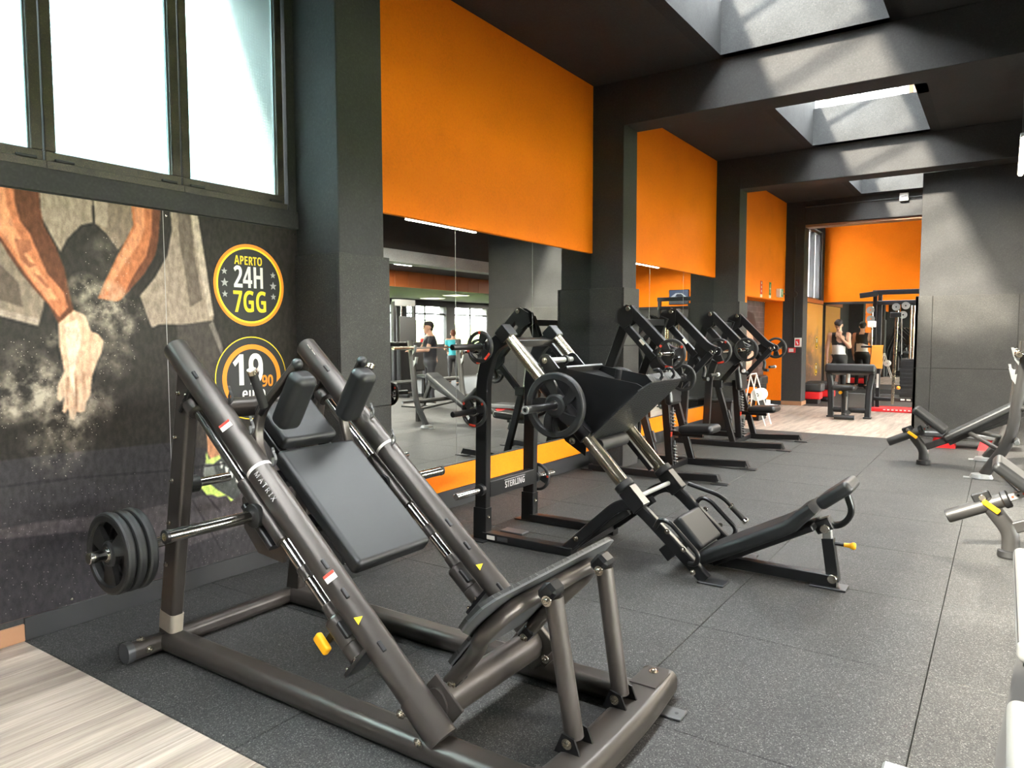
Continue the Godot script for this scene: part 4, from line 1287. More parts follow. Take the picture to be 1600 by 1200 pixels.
func leg_press() -> void:
	var t := thing("leg_press_machine", "black leg press with two thick chrome rails, low reclined seat and yellow knob", "gym machine", Vector3(-1.95, 0, ZC2))
	var K: Material = M.black_steel
	var dv := Vector3(0.6854, -0.7282, 0)
	var nv := Vector3(0.7282, 0.6854, 0)
	var B := Basis(dv, nv, Vector3.BACK)
	var zn := -4.16
	var zf := -4.79
	for z in [zn, zf]:
		var e := 1.0 if z > ZC2 else -1.0
		part(t, "rear_post", mb(t).rtube([Vector3(-3.09, 0.0, z), Vector3(-3.07, 1.18, z), Vector3(-2.99, 1.40, z), Vector3(-2.84, 1.475, z)], 0.06, 0.10, Vector3.BACK, 0.16, 0.008), K)
		part(t, "post_sleeve", mb(t).rtube([Vector3(-3.09, 0.0, z), Vector3(-3.087, 0.235, z)], 0.074, 0.114, Vector3.BACK, 0.0, 0.006), K)
		bolt_at(t, Vector3(-3.03, 0.17, z + 0.01), Vector3.RIGHT, 0.008)
		part(t, "post_foot", mb(t).box(Vector3(-3.11, 0.005, z + e * 0.03), Vector3(0.20, 0.010, 0.14), Basis(), 0.003), M.steel_dark)
		part(t, "base_beam", mb(t).rtube([Vector3(-3.06, 0.032, z), Vector3(-2.33, 0.032, z)], 0.085, 0.06, Vector3.BACK, 0.0, 0.006), K)
		part(t, "top_block", mb(t).box(lp(-0.035, 0.0, z), Vector3(0.10, 0.095, 0.10), B, 0.005), K)
		part(t, "chrome_rail", mb(t).cyl(lp(0.0, 0, z), lp(1.31, 0, z), 0.041, 28), M.chrome_worn, "thick polished guide rail")
		part(t, "rail_collar", mb(t).cyl(lp(1.27, 0, z), lp(1.315, 0, z), 0.064, 28, 0.006), M.rubber_black)
		part(t, "lower_block", mb(t).box(lp(1.395, 0.0, z), Vector3(0.155, 0.10, 0.095), B, 0.005), K)
		part(t, "front_arch", mb(t).rtube([Vector3(-2.40, 0.025, z), Vector3(-2.03, 0.372, z), Vector3(-1.93, 0.415, z), Vector3(-1.84, 0.378, z), Vector3(-1.425, 0.012, z)], 0.052, 0.075, Vector3.BACK, 0.09, 0.014), K)
		part(t, "arch_plate", mb(t).box(Vector3(-1.735, 0.318, z), Vector3(0.17, 0.004, 0.046), Basis(Vector3.BACK, -0.722), 0.001), M.frame_gray)
		part(t, "front_foot", mb(t).box(Vector3(-1.385, 0.006, z), Vector3(0.16, 0.012, 0.11), Basis(), 0.004), M.steel_dark)
		bolt_at(t, Vector3(-1.50, 0.05, z + 0.027), Vector3.BACK, 0.011)
		bolt_at(t, Vector3(-2.30, 0.13, z + 0.027), Vector3.BACK, 0.012)
		part(t, "stop_block", mb(t).box(Vector3(-1.665, 0.145, z), Vector3(0.09, 0.075, 0.05), B, 0.004), K)
		# hand loop beside the seat
		var zh: float = z + e * 0.045
		part(t, "hand_loop", mb(t).tube([Vector3(-1.745, 0.285, zh - e * 0.02), Vector3(-1.705, 0.352, zh), Vector3(-1.64, 0.338, zh), Vector3(-1.455, 0.165, zh), Vector3(-1.475, 0.105, zh), Vector3(-1.525, 0.10, zh - e * 0.02)], 0.015, 0.05), K)
		for q in [[-1.665, 0.275], [-1.56, 0.18]]:
			bolt_at(t, Vector3(q[0], q[1], z + e * 0.027), Vector3(0, 0, e), 0.010)
		# inner bar beside the rail
		part(t, "inner_bar", mb(t).rtube([lp(0.06, -0.02, z - e * 0.10), lp(1.25, -0.02, z - e * 0.10)], 0.035, 0.035, Vector3.BACK, 0.0, 0.005), K)
	part(t, "top_plate", mb(t).box(Vector3(-2.885, 1.425, ZC2), Vector3(0.09, 0.05, 0.53), Basis(Vector3.BACK, -0.2), 0.004), K)
	var nb := part(t, "name_bar", mb(t).rtube([Vector3(-3.055, 0.365, zn - 0.02), Vector3(-3.055, 0.365, zf + 0.02)], 0.05, 0.115, Vector3.RIGHT, 0.0, 0.006), K)
	letters(nb, "STERLING", 0.046, Vector3(-3.0285, 0.368, ZC2 - 0.02), Vector3.FORWARD, Vector3.UP, M.gray_print, 0.9)
	part(nb, "lettering_frame", mb(t).rtube([Vector3(-3.029, 0.403, ZC2 + 0.12), Vector3(-3.029, 0.403, ZC2 - 0.16)], 0.004, 0.002, Vector3.UP), M.gray_print)
	part(t, "base_label", mb(t).box(Vector3(-2.985, 0.034, zn + 0.043), Vector3(0.07, 0.03, 0.002), Basis(), 0.0005), M.white_print, "small white label")
	part(t, "base_label", mb(t).box(Vector3(-2.885, 0.034, zn + 0.043), Vector3(0.09, 0.03, 0.002), Basis(), 0.0005), M.frame_gray)
	part(t, "floor_tab", mb(t).box(Vector3(-2.98, 0.012, ZC2 + 0.06), Vector3(0.20, 0.016, 0.10), Basis(), 0.005), M.frame_gray)
	part(t, "front_axle", mb(t).cyl(lp(1.39, -0.01, zn - 0.04), lp(1.39, -0.01, zf + 0.04), 0.016), M.silver)
	part(t, "rear_brace", mb(t).rtube([Vector3(-2.36, 0.06, zn - 0.03), Vector3(-2.36, 0.06, zf + 0.03)], 0.06, 0.06, Vector3.RIGHT), K)
	for e in [1.0, -1.0]:
		part(t, "arch_brace", mb(t).rtube([Vector3(-2.30, 0.09, ZC2 + e * 0.29), Vector3(-1.99, 0.33, ZC2 + e * 0.20)], 0.04, 0.05, Vector3.BACK), K)
	part(t, "seat_beam", mb(t).rtube([Vector3(-1.63, 0.17, zn - 0.02), Vector3(-1.63, 0.17, zf + 0.02)], 0.06, 0.06, Vector3.RIGHT), K)
	# storage horns
	for a in [[0.37, zn + 0.03, zn + 0.33, 0.024, 0], [0.94, zn + 0.03, zn + 0.36, 0.021, 1], [1.395, zn + 0.03, zn + 0.42, 0.020, 1], [0.34, zf - 0.03, zf - 0.33, 0.024, 0], [0.94, zf - 0.03, zf - 0.33, 0.021, 1], [1.395, zf - 0.03, zf - 0.38, 0.020, 1]]:
		var x := -3.07 + (0.05 if a[0] > 1.2 else 0.0)
		part(t, "storage_horn", mb(t).cyl(Vector3(x, a[0], a[1]), Vector3(x, a[0], a[2]), a[3]), M.chrome if a[4] == 0 else K)
		part(t, "horn_collar", mb(t).cyl(Vector3(x, a[0], a[1]), Vector3(x, a[0], lerpf(a[1], a[2], 0.12)), a[3] + 0.018), K)
	# sled
	for e in [1.0, -1.0]:
		var z: float = ZC2 + e * 0.315
		part(t, "rail_bearing", mb(t).cyl(lp(0.40, 0, z), lp(0.90, 0, z), 0.056, 24), K)
		part(t, "sled_side", mb(t).prism(lp(0, 0, z - e * 0.055), dv, nv, [Vector2(0.36, -0.07), Vector2(0.40, 0.12), Vector2(0.44, 0.165), Vector2(0.86, 0.485), Vector2(0.90, 0.50), Vector2(0.905, -0.05), Vector2(0.97, -0.12), Vector2(0.80, -0.17)], 0.010), K, "black sled side plate")
		part(t, "sled_strap", mb(t).box(lp(0.83, 0.02, z + e * 0.03), Vector3(0.15, 0.055, 0.008), Basis(nv * 0.2 + dv * 0.98, nv * 0.98 - dv * 0.2, Vector3.BACK).orthonormalized(), 0.002), M.steel_dark)
		bolt_at(t, lp(0.85, -0.095, z + e * 0.01), Vector3(0, 0, e), 0.014)
		part(t, "weight_horn", mb(t).cyl(Vector3(-2.39, 1.02, z + e * 0.02), Vector3(-2.39, 1.02, z + e * 0.50), 0.0245), K)
		part(t, "horn_end", mb(t).pipe(Vector3(-2.39, 1.02, z + e * 0.498), Vector3(-2.39, 1.02, z + e * 0.506), 0.0255, 0.014), M.silver)
		# rounded cheek plates carrying the cross axle
		var ck := []
		for k in 9:
			var a := PI / 2 + k * PI / 8
			ck.append(Vector2(cos(a) * 0.047, sin(a) * 0.047))
		ck.append(Vector2(0.24, -0.047))
		ck.append(Vector2(0.24, 0.047))
		part(t, "cheek_plate", mb(t).prism(lp(0.27, 0.05, ZC2 + e * 0.19), dv, nv, ck, 0.016), K)
		bolt_at(t, lp(0.27, 0.05, ZC2 + e * 0.20), Vector3(0, 0, e), 0.013)
	part(t, "cross_axle", mb(t).cyl(lp(0.27, 0.05, ZC2 + 0.18), lp(0.27, 0.05, ZC2 - 0.18), 0.019), M.silver)
	part(t, "axle_collar", mb(t).cyl(lp(0.27, 0.05, ZC2 - 0.07), lp(0.27, 0.05, ZC2 - 0.10), 0.032), K)
	part(t, "sled_tray", mb(t).box(lp(0.62, 0.20, ZC2), Vector3(0.50, 0.010, 0.53), Basis(Vector3.BACK, 0.42) * B, 0.003), M.steel_dark)
	part(t, "sled_back", mb(t).box(lp(0.44, 0.07, ZC2), Vector3(0.02, 0.22, 0.53), B, 0.004), K)
	part(t, "tray_horn_base", mb(t).box(Vector3(-2.185, 1.095, ZC2), Vector3(0.075, 0.035, 0.075), Basis(), 0.004), M.steel_dark)
	part(t, "tray_horn", mb(t).cyl(Vector3(-2.185, 1.10, ZC2), Vector3(-2.16, 1.245, ZC2), 0.0225), M.steel_dark)
	part(t, "sled_foot", mb(t).cyl(lp(0.96, -0.03, ZC2 + 0.20), lp(0.96, -0.03, ZC2 - 0.20), 0.045), M.rubber_black)
	part(t, "foot_plate", mb(t).prism(lp(0.915, 0, ZC2), Vector3.BACK, nv, [Vector2(-0.33, -0.03), Vector2(0.33, -0.03), Vector2(0.33, 0.485), Vector2(0.25, 0.56), Vector2(-0.25, 0.56), Vector2(-0.33, 0.485)], 0.010), M.checker, "chequered foot plate")
	part(t, "plate_lip", mb(t).box(lp(0.885, 0.562, ZC2), Vector3(0.065, 0.006, 0.50), B, 0.002), M.checker)
	var tread := mb(t)
	for iy in 23:
		for ix in 26:
			var w := Vector2(-0.315 + ix * 0.0252, -0.012 + iy * 0.0245)
			if absf(w.x) > 0.25 + (0.56 - w.y) * 1.0:
				continue
			var p := lp(0.9205, w.y, ZC2 + w.x)
			var tilt := 0.785 if (ix + iy) % 2 == 0 else -0.785
			var ux := Vector3.BACK * cos(tilt) + nv * sin(tilt)
			var uy := dv.cross(ux)
			for k in 4:
				var c := [ux * 0.0105, uy * 0.004, ux * -0.0105, uy * -0.004]
				var top := dv * 0.0022
				tread.tri(p + c[k], p + c[(k + 1) % 4], p + top, (c[k] + c[(k + 1) % 4]).normalized() * 0.5 + dv * 0.8, (c[k] + c[(k + 1) % 4]).normalized() * 0.5 + dv * 0.8, dv)
	part(t.get_node("foot_plate"), "tread_pattern", tread, M.checker).set_meta("kind", "stuff")
	for e in [1.0, -1.0]:
		part(t, "lip_handle", mb(t).tube([lp(0.905, 0.56, ZC2 + e * 0.10), lp(0.90, 0.595, ZC2 + e * 0.10), lp(0.85, 0.605, ZC2 + e * 0.10), lp(0.83, 0.57, ZC2 + e * 0.10)], 0.010, 0.03, 10), K)
	# seat, back rest, head rest
	part(t, "seat_pad", mb(t).rbox(Vector3(-1.60, 0.225, ZC2), Vector3(0.24, 0.075, 0.36), B, 0.022, 4), M.vinyl, "worn black seat pad")
	var a0 := Vector3(-1.53, 0.115, 0)
	var a1 := Vector3(-0.86, 0.475, 0)
	var ex := (a1 - a0).normalized()
	var ey := Vector3(-ex.y, ex.x, 0)
	var BB := Basis(ex, ey, Vector3.BACK)
	var pad := mb(t)
	# the pad bends upward towards the head end
	var path := []
	for k in 12:
		var f := k / 11.0
		var p := a0.lerp(a1, f) + ey * (0.045 * smoothstep(0.78, 1.0, f))
		path.append(Vector3(p.x, p.y - 0.042, ZC2))
	pad.sweep(path, MB.rrect(0.36, 0.085, 0.030, 5), Vector3.BACK, true, [0.90, 0.985, 1, 1, 1, 1, 1, 1, 1, 0.99, 0.95, 0.80])
	part(t, "back_pad", pad, M.vinyl, "long black back pad")
	part(t, "pad_board", mb(t).box(a0.lerp(a1, 0.5) - ey * 0.072 + Vector3(0, -0.02, ZC2), Vector3(0.66, 0.035, 0.28), BB, 0.006), K)
	part(t, "head_pad", mb(t).rbox(Vector3(-0.765, 0.565, ZC2), Vector3(0.215, 0.075, 0.28), Basis(Vector3.BACK, 0.68), 0.028, 4), M.vinyl)
	part(t, "head_bracket", mb(t).rtube([Vector3(-0.88, 0.385, ZC2), Vector3(-0.75, 0.36, ZC2), Vector3(-0.68, 0.45, ZC2), Vector3(-0.715, 0.555, ZC2)], 0.05, 0.035, Vector3.BACK, 0.09, 0.010), K)
	part(t, "seat_post", mb(t).rtube([Vector3(-0.775, 0.04, ZC2), Vector3(-0.812, 0.29, ZC2)], 0.06, 0.068, Vector3.BACK, 0.0, 0.006), K)
	part(t, "post_inner", mb(t).rtube([Vector3(-0.812, 0.28, ZC2), Vector3(-0.822, 0.37, ZC2)], 0.045, 0.05, Vector3.BACK, 0.0, 0.005), M.silver)
	part(t, "post_head", mb(t).box(Vector3(-0.835, 0.365, ZC2), Vector3(0.10, 0.075, 0.09), Basis(Vector3.BACK, 0.5), 0.006), K)
	for e in [1.0, -1.0]:
		part(t, "pivot_cap", mb(t).cyl(Vector3(-0.822, 0.352, ZC2 + e * 0.03), Vector3(-0.822, 0.352, ZC2 + e * 0.062), 0.026), M.bolt)
		part(t, "pivot_cap", mb(t).cyl(Vector3(-0.775, 0.065, ZC2 + e * 0.03), Vector3(-0.775, 0.065, ZC2 + e * 0.062), 0.026), M.bolt)
		part(t, "pivot_cap", mb(t).cyl(Vector3(-1.445, 0.085, ZC2 + e * 0.03), Vector3(-1.445, 0.085, ZC2 + e * 0.056), 0.023), M.bolt)
	var pin := part(t, "pin_rod", mb(t).cyl(Vector3(-0.79, 0.262, ZC2), Vector3(-0.715, 0.262, ZC2), 0.011), K)
	part(pin, "pin_knob", mb(t).lathe(Vector3(-0.725, 0.262, ZC2), Vector3.RIGHT, [Vector2(0, 0), Vector2(0.012, 0), Vector2(0.014, 0.03), Vector2(0.021, 0.045), Vector2(0.021, 0.055), Vector2(0.015, 0.062), Vector2(0, 0.062)], 16), M.yellow, "yellow pull knob")
	part(t, "base_tube", mb(t).rtube([Vector3(-1.52, 0.05, ZC2), Vector3(-0.755, 0.045, ZC2)], 0.065, 0.068, Vector3.BACK, 0.0, 0.006), K)
	part(t, "hinge_plate", mb(t).box(Vector3(-1.455, 0.085, ZC2), Vector3(0.14, 0.08, 0.09), Basis(), 0.012), K)
	part(t, "end_foot", mb(t).box(Vector3(-0.80, 0.006, ZC2), Vector3(0.20, 0.012, 0.12), Basis(), 0.004), M.steel_dark)
	part(t, "side_foot", mb(t).box(Vector3(-1.37, 0.012, ZC2 - 0.26), Vector3(0.16, 0.012, 0.09), Basis(Vector3.UP, 0.3), 0.004), M.steel_dark)
	# release lever on the far side
	var h0 := Vector3(-1.80, 0.435, -4.84)
	var h1 := Vector3(-1.575, 0.367, -4.88)
	var h2 := Vector3(-1.42, 0.205, -4.92)
	var rl := part(t, "release_lever", mb(t).tube([h0, h1, h2], 0.0145, 0.06), K)
	part(rl, "lever_grip", mb(t).cyl(h1.lerp(h2, 0.42), h1.lerp(h2, 0.93), 0.0195), M.rubber_grip)
	part(rl, "lever_ring", mb(t).cyl(h1.lerp(h2, 0.36), h1.lerp(h2, 0.43), 0.0215), M.chrome)
	part(rl, "lever_end", mb(t).lathe(h1.lerp(h2, 0.92), h2 - h1, [Vector2(0, 0), Vector2(0.018, 0), Vector2(0.026, 0.018), Vector2(0.022, 0.028), Vector2(0, 0.03)], 16), M.chrome)

	# plates on it
	var p := plate("weight_plate", "large five-spoke black weight plate on the leg press sled, facing the hack squat", 0.216, 0.052, "spoked", "large plates on the leg press sled")
	p.position = Vector3(-2.39, 1.02, -4.02)
	p.rotation = Vector3(0, 0, 0.35)
	copy(p, Vector3(-2.39, 1.02, -4.93), Vector3(0, 0, 0.8), "large five-spoke black weight plate on the leg press sled, facing the lever press")
	var s := plate("weight_plate", "small red-marked plate at mid height on the leg press post near the hack squat", 0.112, 0.03, "marked", "")
	s.position = Vector3(-3.07, 0.94, -4.045)
	s.rotation = Vector3(0, 0, 0.3)
	copy(s, Vector3(-3.02, 1.395, -4.05), Vector3(0, 0, 1.2), "small black plate with red marks on the top horn of the leg press post")
	copy(s, Vector3(-3.07, 0.34, -4.885), Vector3(0, 0, -0.2), "small black plate with red marks low on the leg press's back post")
	copy(s, Vector3(-3.07, 0.94, -4.885), Vector3(0, 0, 2.2), "small black plate with red marks at mid height on the leg press's back post")


# ------------------------------------------------------------------ the two lever-arm machines
func lever_machines() -> void:
	lever_machine("black lever-arm press with red-marked plates, standing next to the leg press", -7.475, true)
	lever_machine("black lever-arm press with plain plates, standing next to the boarded floor", -9.97, false)


func lever_machine(label: String, zc: float, marked: bool) -> void:
	var t := thing("lever_press_machine", label, "gym machine", Vector3(-3.0, 0, zc))
	var K: Material = M.black_steel
	for e in [1.0, -1.0]:
		var zs: float = zc + e * 0.48
		var za: float = zc + e * 0.60
		part(t, "base_rail", mb(t).rtube([Vector3(-3.72, 0.035, zs), Vector3(-2.90, 0.035, zs), Vector3(-2.30, 0.06, zs)], 0.075, 0.07, Vector3.BACK, 0.1, 0.006), K)
		part(t, "rail_foot", mb(t).box(Vector3(-2.27, 0.006, zs), Vector3(0.17, 0.012, 0.10), Basis(), 0.003), M.steel_dark)
		part(t, "rail_foot", mb(t).box(Vector3(-3.74, 0.006, zs), Vector3(0.14, 0.012, 0.10), Basis(), 0.003), M.steel_dark)
		part(t, "rail_end", mb(t).box(Vector3(-2.285, 0.06, zs), Vector3(0.012, 0.075, 0.078), Basis(Vector3.BACK, 0.45), 0.003), M.steel_dark)
		part(t, "rear_upright", mb(t).rtube([Vector3(-3.62, 0.05, zs), Vector3(-3.58, 0.9, zs), Vector3(-3.27, 1.68, zs)], 0.065, 0.10, Vector3.BACK, 0.2, 0.008), K)
		# pivot head
		part(t, "pivot_plate", mb(t).prism(Vector3(-3.24, 1.68, zs + e * 0.05), Vector3.RIGHT, Vector3.UP, [Vector2(-0.12, -0.06), Vector2(-0.09, 0.05), Vector2(0.02, 0.11), Vector2(0.09, 0.08), Vector2(0.08, -0.08), Vector2(0.0, -0.13)], 0.012), K)
		part(t, "pivot_plate", mb(t).prism(Vector3(-3.24, 1.68, za + e * 0.035), Vector3.RIGHT, Vector3.UP, [Vector2(-0.12, -0.06), Vector2(-0.09, 0.05), Vector2(0.02, 0.11), Vector2(0.09, 0.08), Vector2(0.08, -0.08), Vector2(0.0, -0.13)], 0.012), K)
		part(t, "pivot_axle", mb(t).cyl(Vector3(-3.20, 1.745, zs + e * 0.02), Vector3(-3.20, 1.745, za + e * 0.06), 0.025), M.bolt)
		# upper arm and lower link of the lever
		part(t, "lever_arm", mb(t).rtube([Vector3(-3.20, 1.745, za), Vector3(-2.80, 1.345, za), Vector3(-2.70, 1.30, za)], 0.075, 0.095, Vector3.BACK, 0.06, 0.006), K)
		part(t, "lever_link", mb(t).rtube([Vector3(-3.27, 1.60, za), Vector3(-2.93, 1.24, za)], 0.06, 0.075, Vector3.BACK, 0.0, 0.006), K)
		part(t, "link_label", mb(t).box(Vector3(-3.05, 1.405, za + 0.032), Vector3(0.07, 0.03, 0.003), Basis(Vector3.BACK, -0.81), 0.0005), M.white_print)
		part(t, "link_bracket", mb(t).prism(Vector3(-2.86, 1.26, za), Vector3.RIGHT, Vector3.UP, [Vector2(-0.12, 0.03), Vector2(0.02, 0.11), Vector2(0.16, 0.05), Vector2(0.10, -0.10), Vector2(-0.02, -0.18), Vector2(-0.11, -0.10)], 0.035), K)
		part(t, "elbow_bolt", mb(t).cyl(Vector3(-2.745, 1.285, za - 0.04), Vector3(-2.745, 1.285, za + 0.04), 0.022), M.bolt)
		# handle arm curving down
		part(t, "handle_arm", mb(t).tube([Vector3(-2.90, 1.22, za - e * 0.02), Vector3(-2.80, 1.08, za - e * 0.04), Vector3(-2.82, 0.98, za - e * 0.08), Vector3(-2.74, 0.98, za - e * 0.12)], 0.022, 0.06), K)
		part(t, "hand_grip", mb(t).cyl(Vector3(-2.75, 1.02, za - e * 0.02), Vector3(-2.72, 1.02, za + e * 0.14), 0.018), M.rubber_grip)
		part(t, "grip_end", mb(t).cyl(Vector3(-2.722, 1.02, za + e * 0.13), Vector3(-2.72, 1.02, za + e * 0.165), 0.022), M.white)
		# weight horn
		part(t, "weight_horn", mb(t).cyl(Vector3(-2.70, 1.29, za - e * 0.03), Vector3(-2.70, 1.29, za + e * 0.40), 0.0215), M.chrome)
		part(t, "horn_boss", mb(t).cyl(Vector3(-2.70, 1.29, za + e * 0.03), Vector3(-2.70, 1.29, za + e * 0.085), 0.05), K)
		# brace back to the knee and the front leg
		part(t, "side_brace", mb(t).rtube([Vector3(-2.72, 1.27, zs + e * 0.03), Vector3(-3.12, 0.82, zs)], 0.05, 0.065, Vector3.BACK, 0.0, 0.006), K)
		part(t, "front_leg", mb(t).rtube([Vector3(-3.15, 0.84, zs), Vector3(-2.92, 0.06, zs)], 0.055, 0.075, Vector3.BACK, 0.0, 0.006), K)
		part(t, "knee_block", mb(t).box(Vector3(-3.13, 0.83, zs), Vector3(0.13, 0.10, 0.085), Basis(), 0.008), K)
		part(t, "leg_label", mb(t).box(Vector3(-3.0, 0.42, zs + e * 0.0), Vector3(0.076, 0.12, 0.03), Basis(Vector3.BACK, 0.287), 0.001), M.frame_gray)
		part(t, "seat_strut", mb(t).rtube([Vector3(-3.12, 0.82, zs), Vector3(-3.10, 0.80, zc + e * 0.05)], 0.05, 0.05, Vector3.RIGHT), K)
	part(t, "rear_crossbar", mb(t).rtube([Vector3(-3.62, 0.05, zc + 0.48), Vector3(-3.62, 0.05, zc - 0.48)], 0.07, 0.07, Vector3.RIGHT), K)
	part(t, "mid_crossbar", mb(t).rtube([Vector3(-2.98, 0.035, zc + 0.48), Vector3(-2.98, 0.035, zc - 0.48)], 0.06, 0.06, Vector3.RIGHT), K)
	part(t, "top_crossbar", mb(t).rtube([Vector3(-3.29, 1.62, zc + 0.48), Vector3(-3.29, 1.62, zc - 0.48)], 0.07, 0.07, Vector3.RIGHT), K)
	# seat column with coil springs
	part(t, "seat_column", mb(t).rtube([Vector3(-2.98, 0.05, zc), Vector3(-3.05, 0.86, zc)], 0.075, 0.085, Vector3.BACK, 0.0, 0.008), K)
	for a in [[0.10, 0.30], [0.44, 0.66]]:
		var coil := []
		for k in 49:
			var f := k / 48.0
			var an := f * TAU * 6
			var y := lerpf(a[0], a[1], f)
			coil.append(Vector3(-2.92 - 0.07 * y + cos(an) * 0.026, y, zc + sin(an) * 0.026))
		part(t, "spring", mb(t).sweep(coil, MB.circle(0.005, 6), Vector3.UP), M.silver, "bright coil spring")
		part(t, "spring_rod", mb(t).cyl(Vector3(-2.92 - 0.07 * a[0], a[0] - 0.03, zc), Vector3(-2.92 - 0.07 * a[1], a[1] + 0.03, zc), 0.012), M.steel_dark)
	part(t, "seat_arm", mb(t).rtube([Vector3(-3.0, 0.41, zc), Vector3(-2.62, 0.41, zc)], 0.05, 0.05, Vector3.BACK), K)
	part(t, "seat_pad", mb(t).rbox(Vector3(-2.66, 0.475, zc), Vector3(0.38, 0.09, 0.32), Basis(Vector3.BACK, 0.06), 0.044, 5), M.vinyl_dark)
	part(t, "chest_pad", mb(t).rbox(Vector3(-2.98, 0.93, zc), Vector3(0.09, 0.42, 0.30), Basis(Vector3.BACK, 0.12), 0.04, 4), M.vinyl_dark)
	part(t, "column_label", mb(t).box(Vector3(-2.956, 0.40, zc + 0.05), Vector3(0.012, 0.05, 0.04), Basis(), 0.001), M.plate_red)
	# plates
	var kind := "marked" if marked else "grip"
	var which := "red-marked" if marked else "plain black"
	var place := "beside the leg press" if marked else "beside the boarded floor"
	var p := plate("weight_plate", "%s weight plate on the near horn of the lever press %s" % [which, place], 0.150, 0.04, kind, "")
	p.position = Vector3(-2.70, 1.29, zc + 0.60 + 0.115)
	p.rotation = Vector3(0, 0, 0.25)
	copy(p, Vector3(-2.70, 1.29, zc - 0.60 - 0.115), Vector3(0, 0, 0.6), "%s weight plate on the far horn of the lever press %s" % [which, place])
	if marked:
		var q := plate("weight_plate", "plain black weight plate stored low on the lever press beside the leg press", 0.14, 0.035, "grip", "")
		q.position = Vector3(-2.70, 1.04, zc + 0.40)
		part(t, "storage_horn", mb(t).cyl(Vector3(-2.70, 1.04, zc + 0.50), Vector3(-2.70, 1.04, zc + 0.30), 0.02), M.steel_dark)
		part(t, "horn_arm", mb(t).rtube([Vector3(-2.92, 1.04, zc + 0.49), Vector3(-2.68, 1.04, zc + 0.49)], 0.03, 0.04, Vector3.BACK), K)


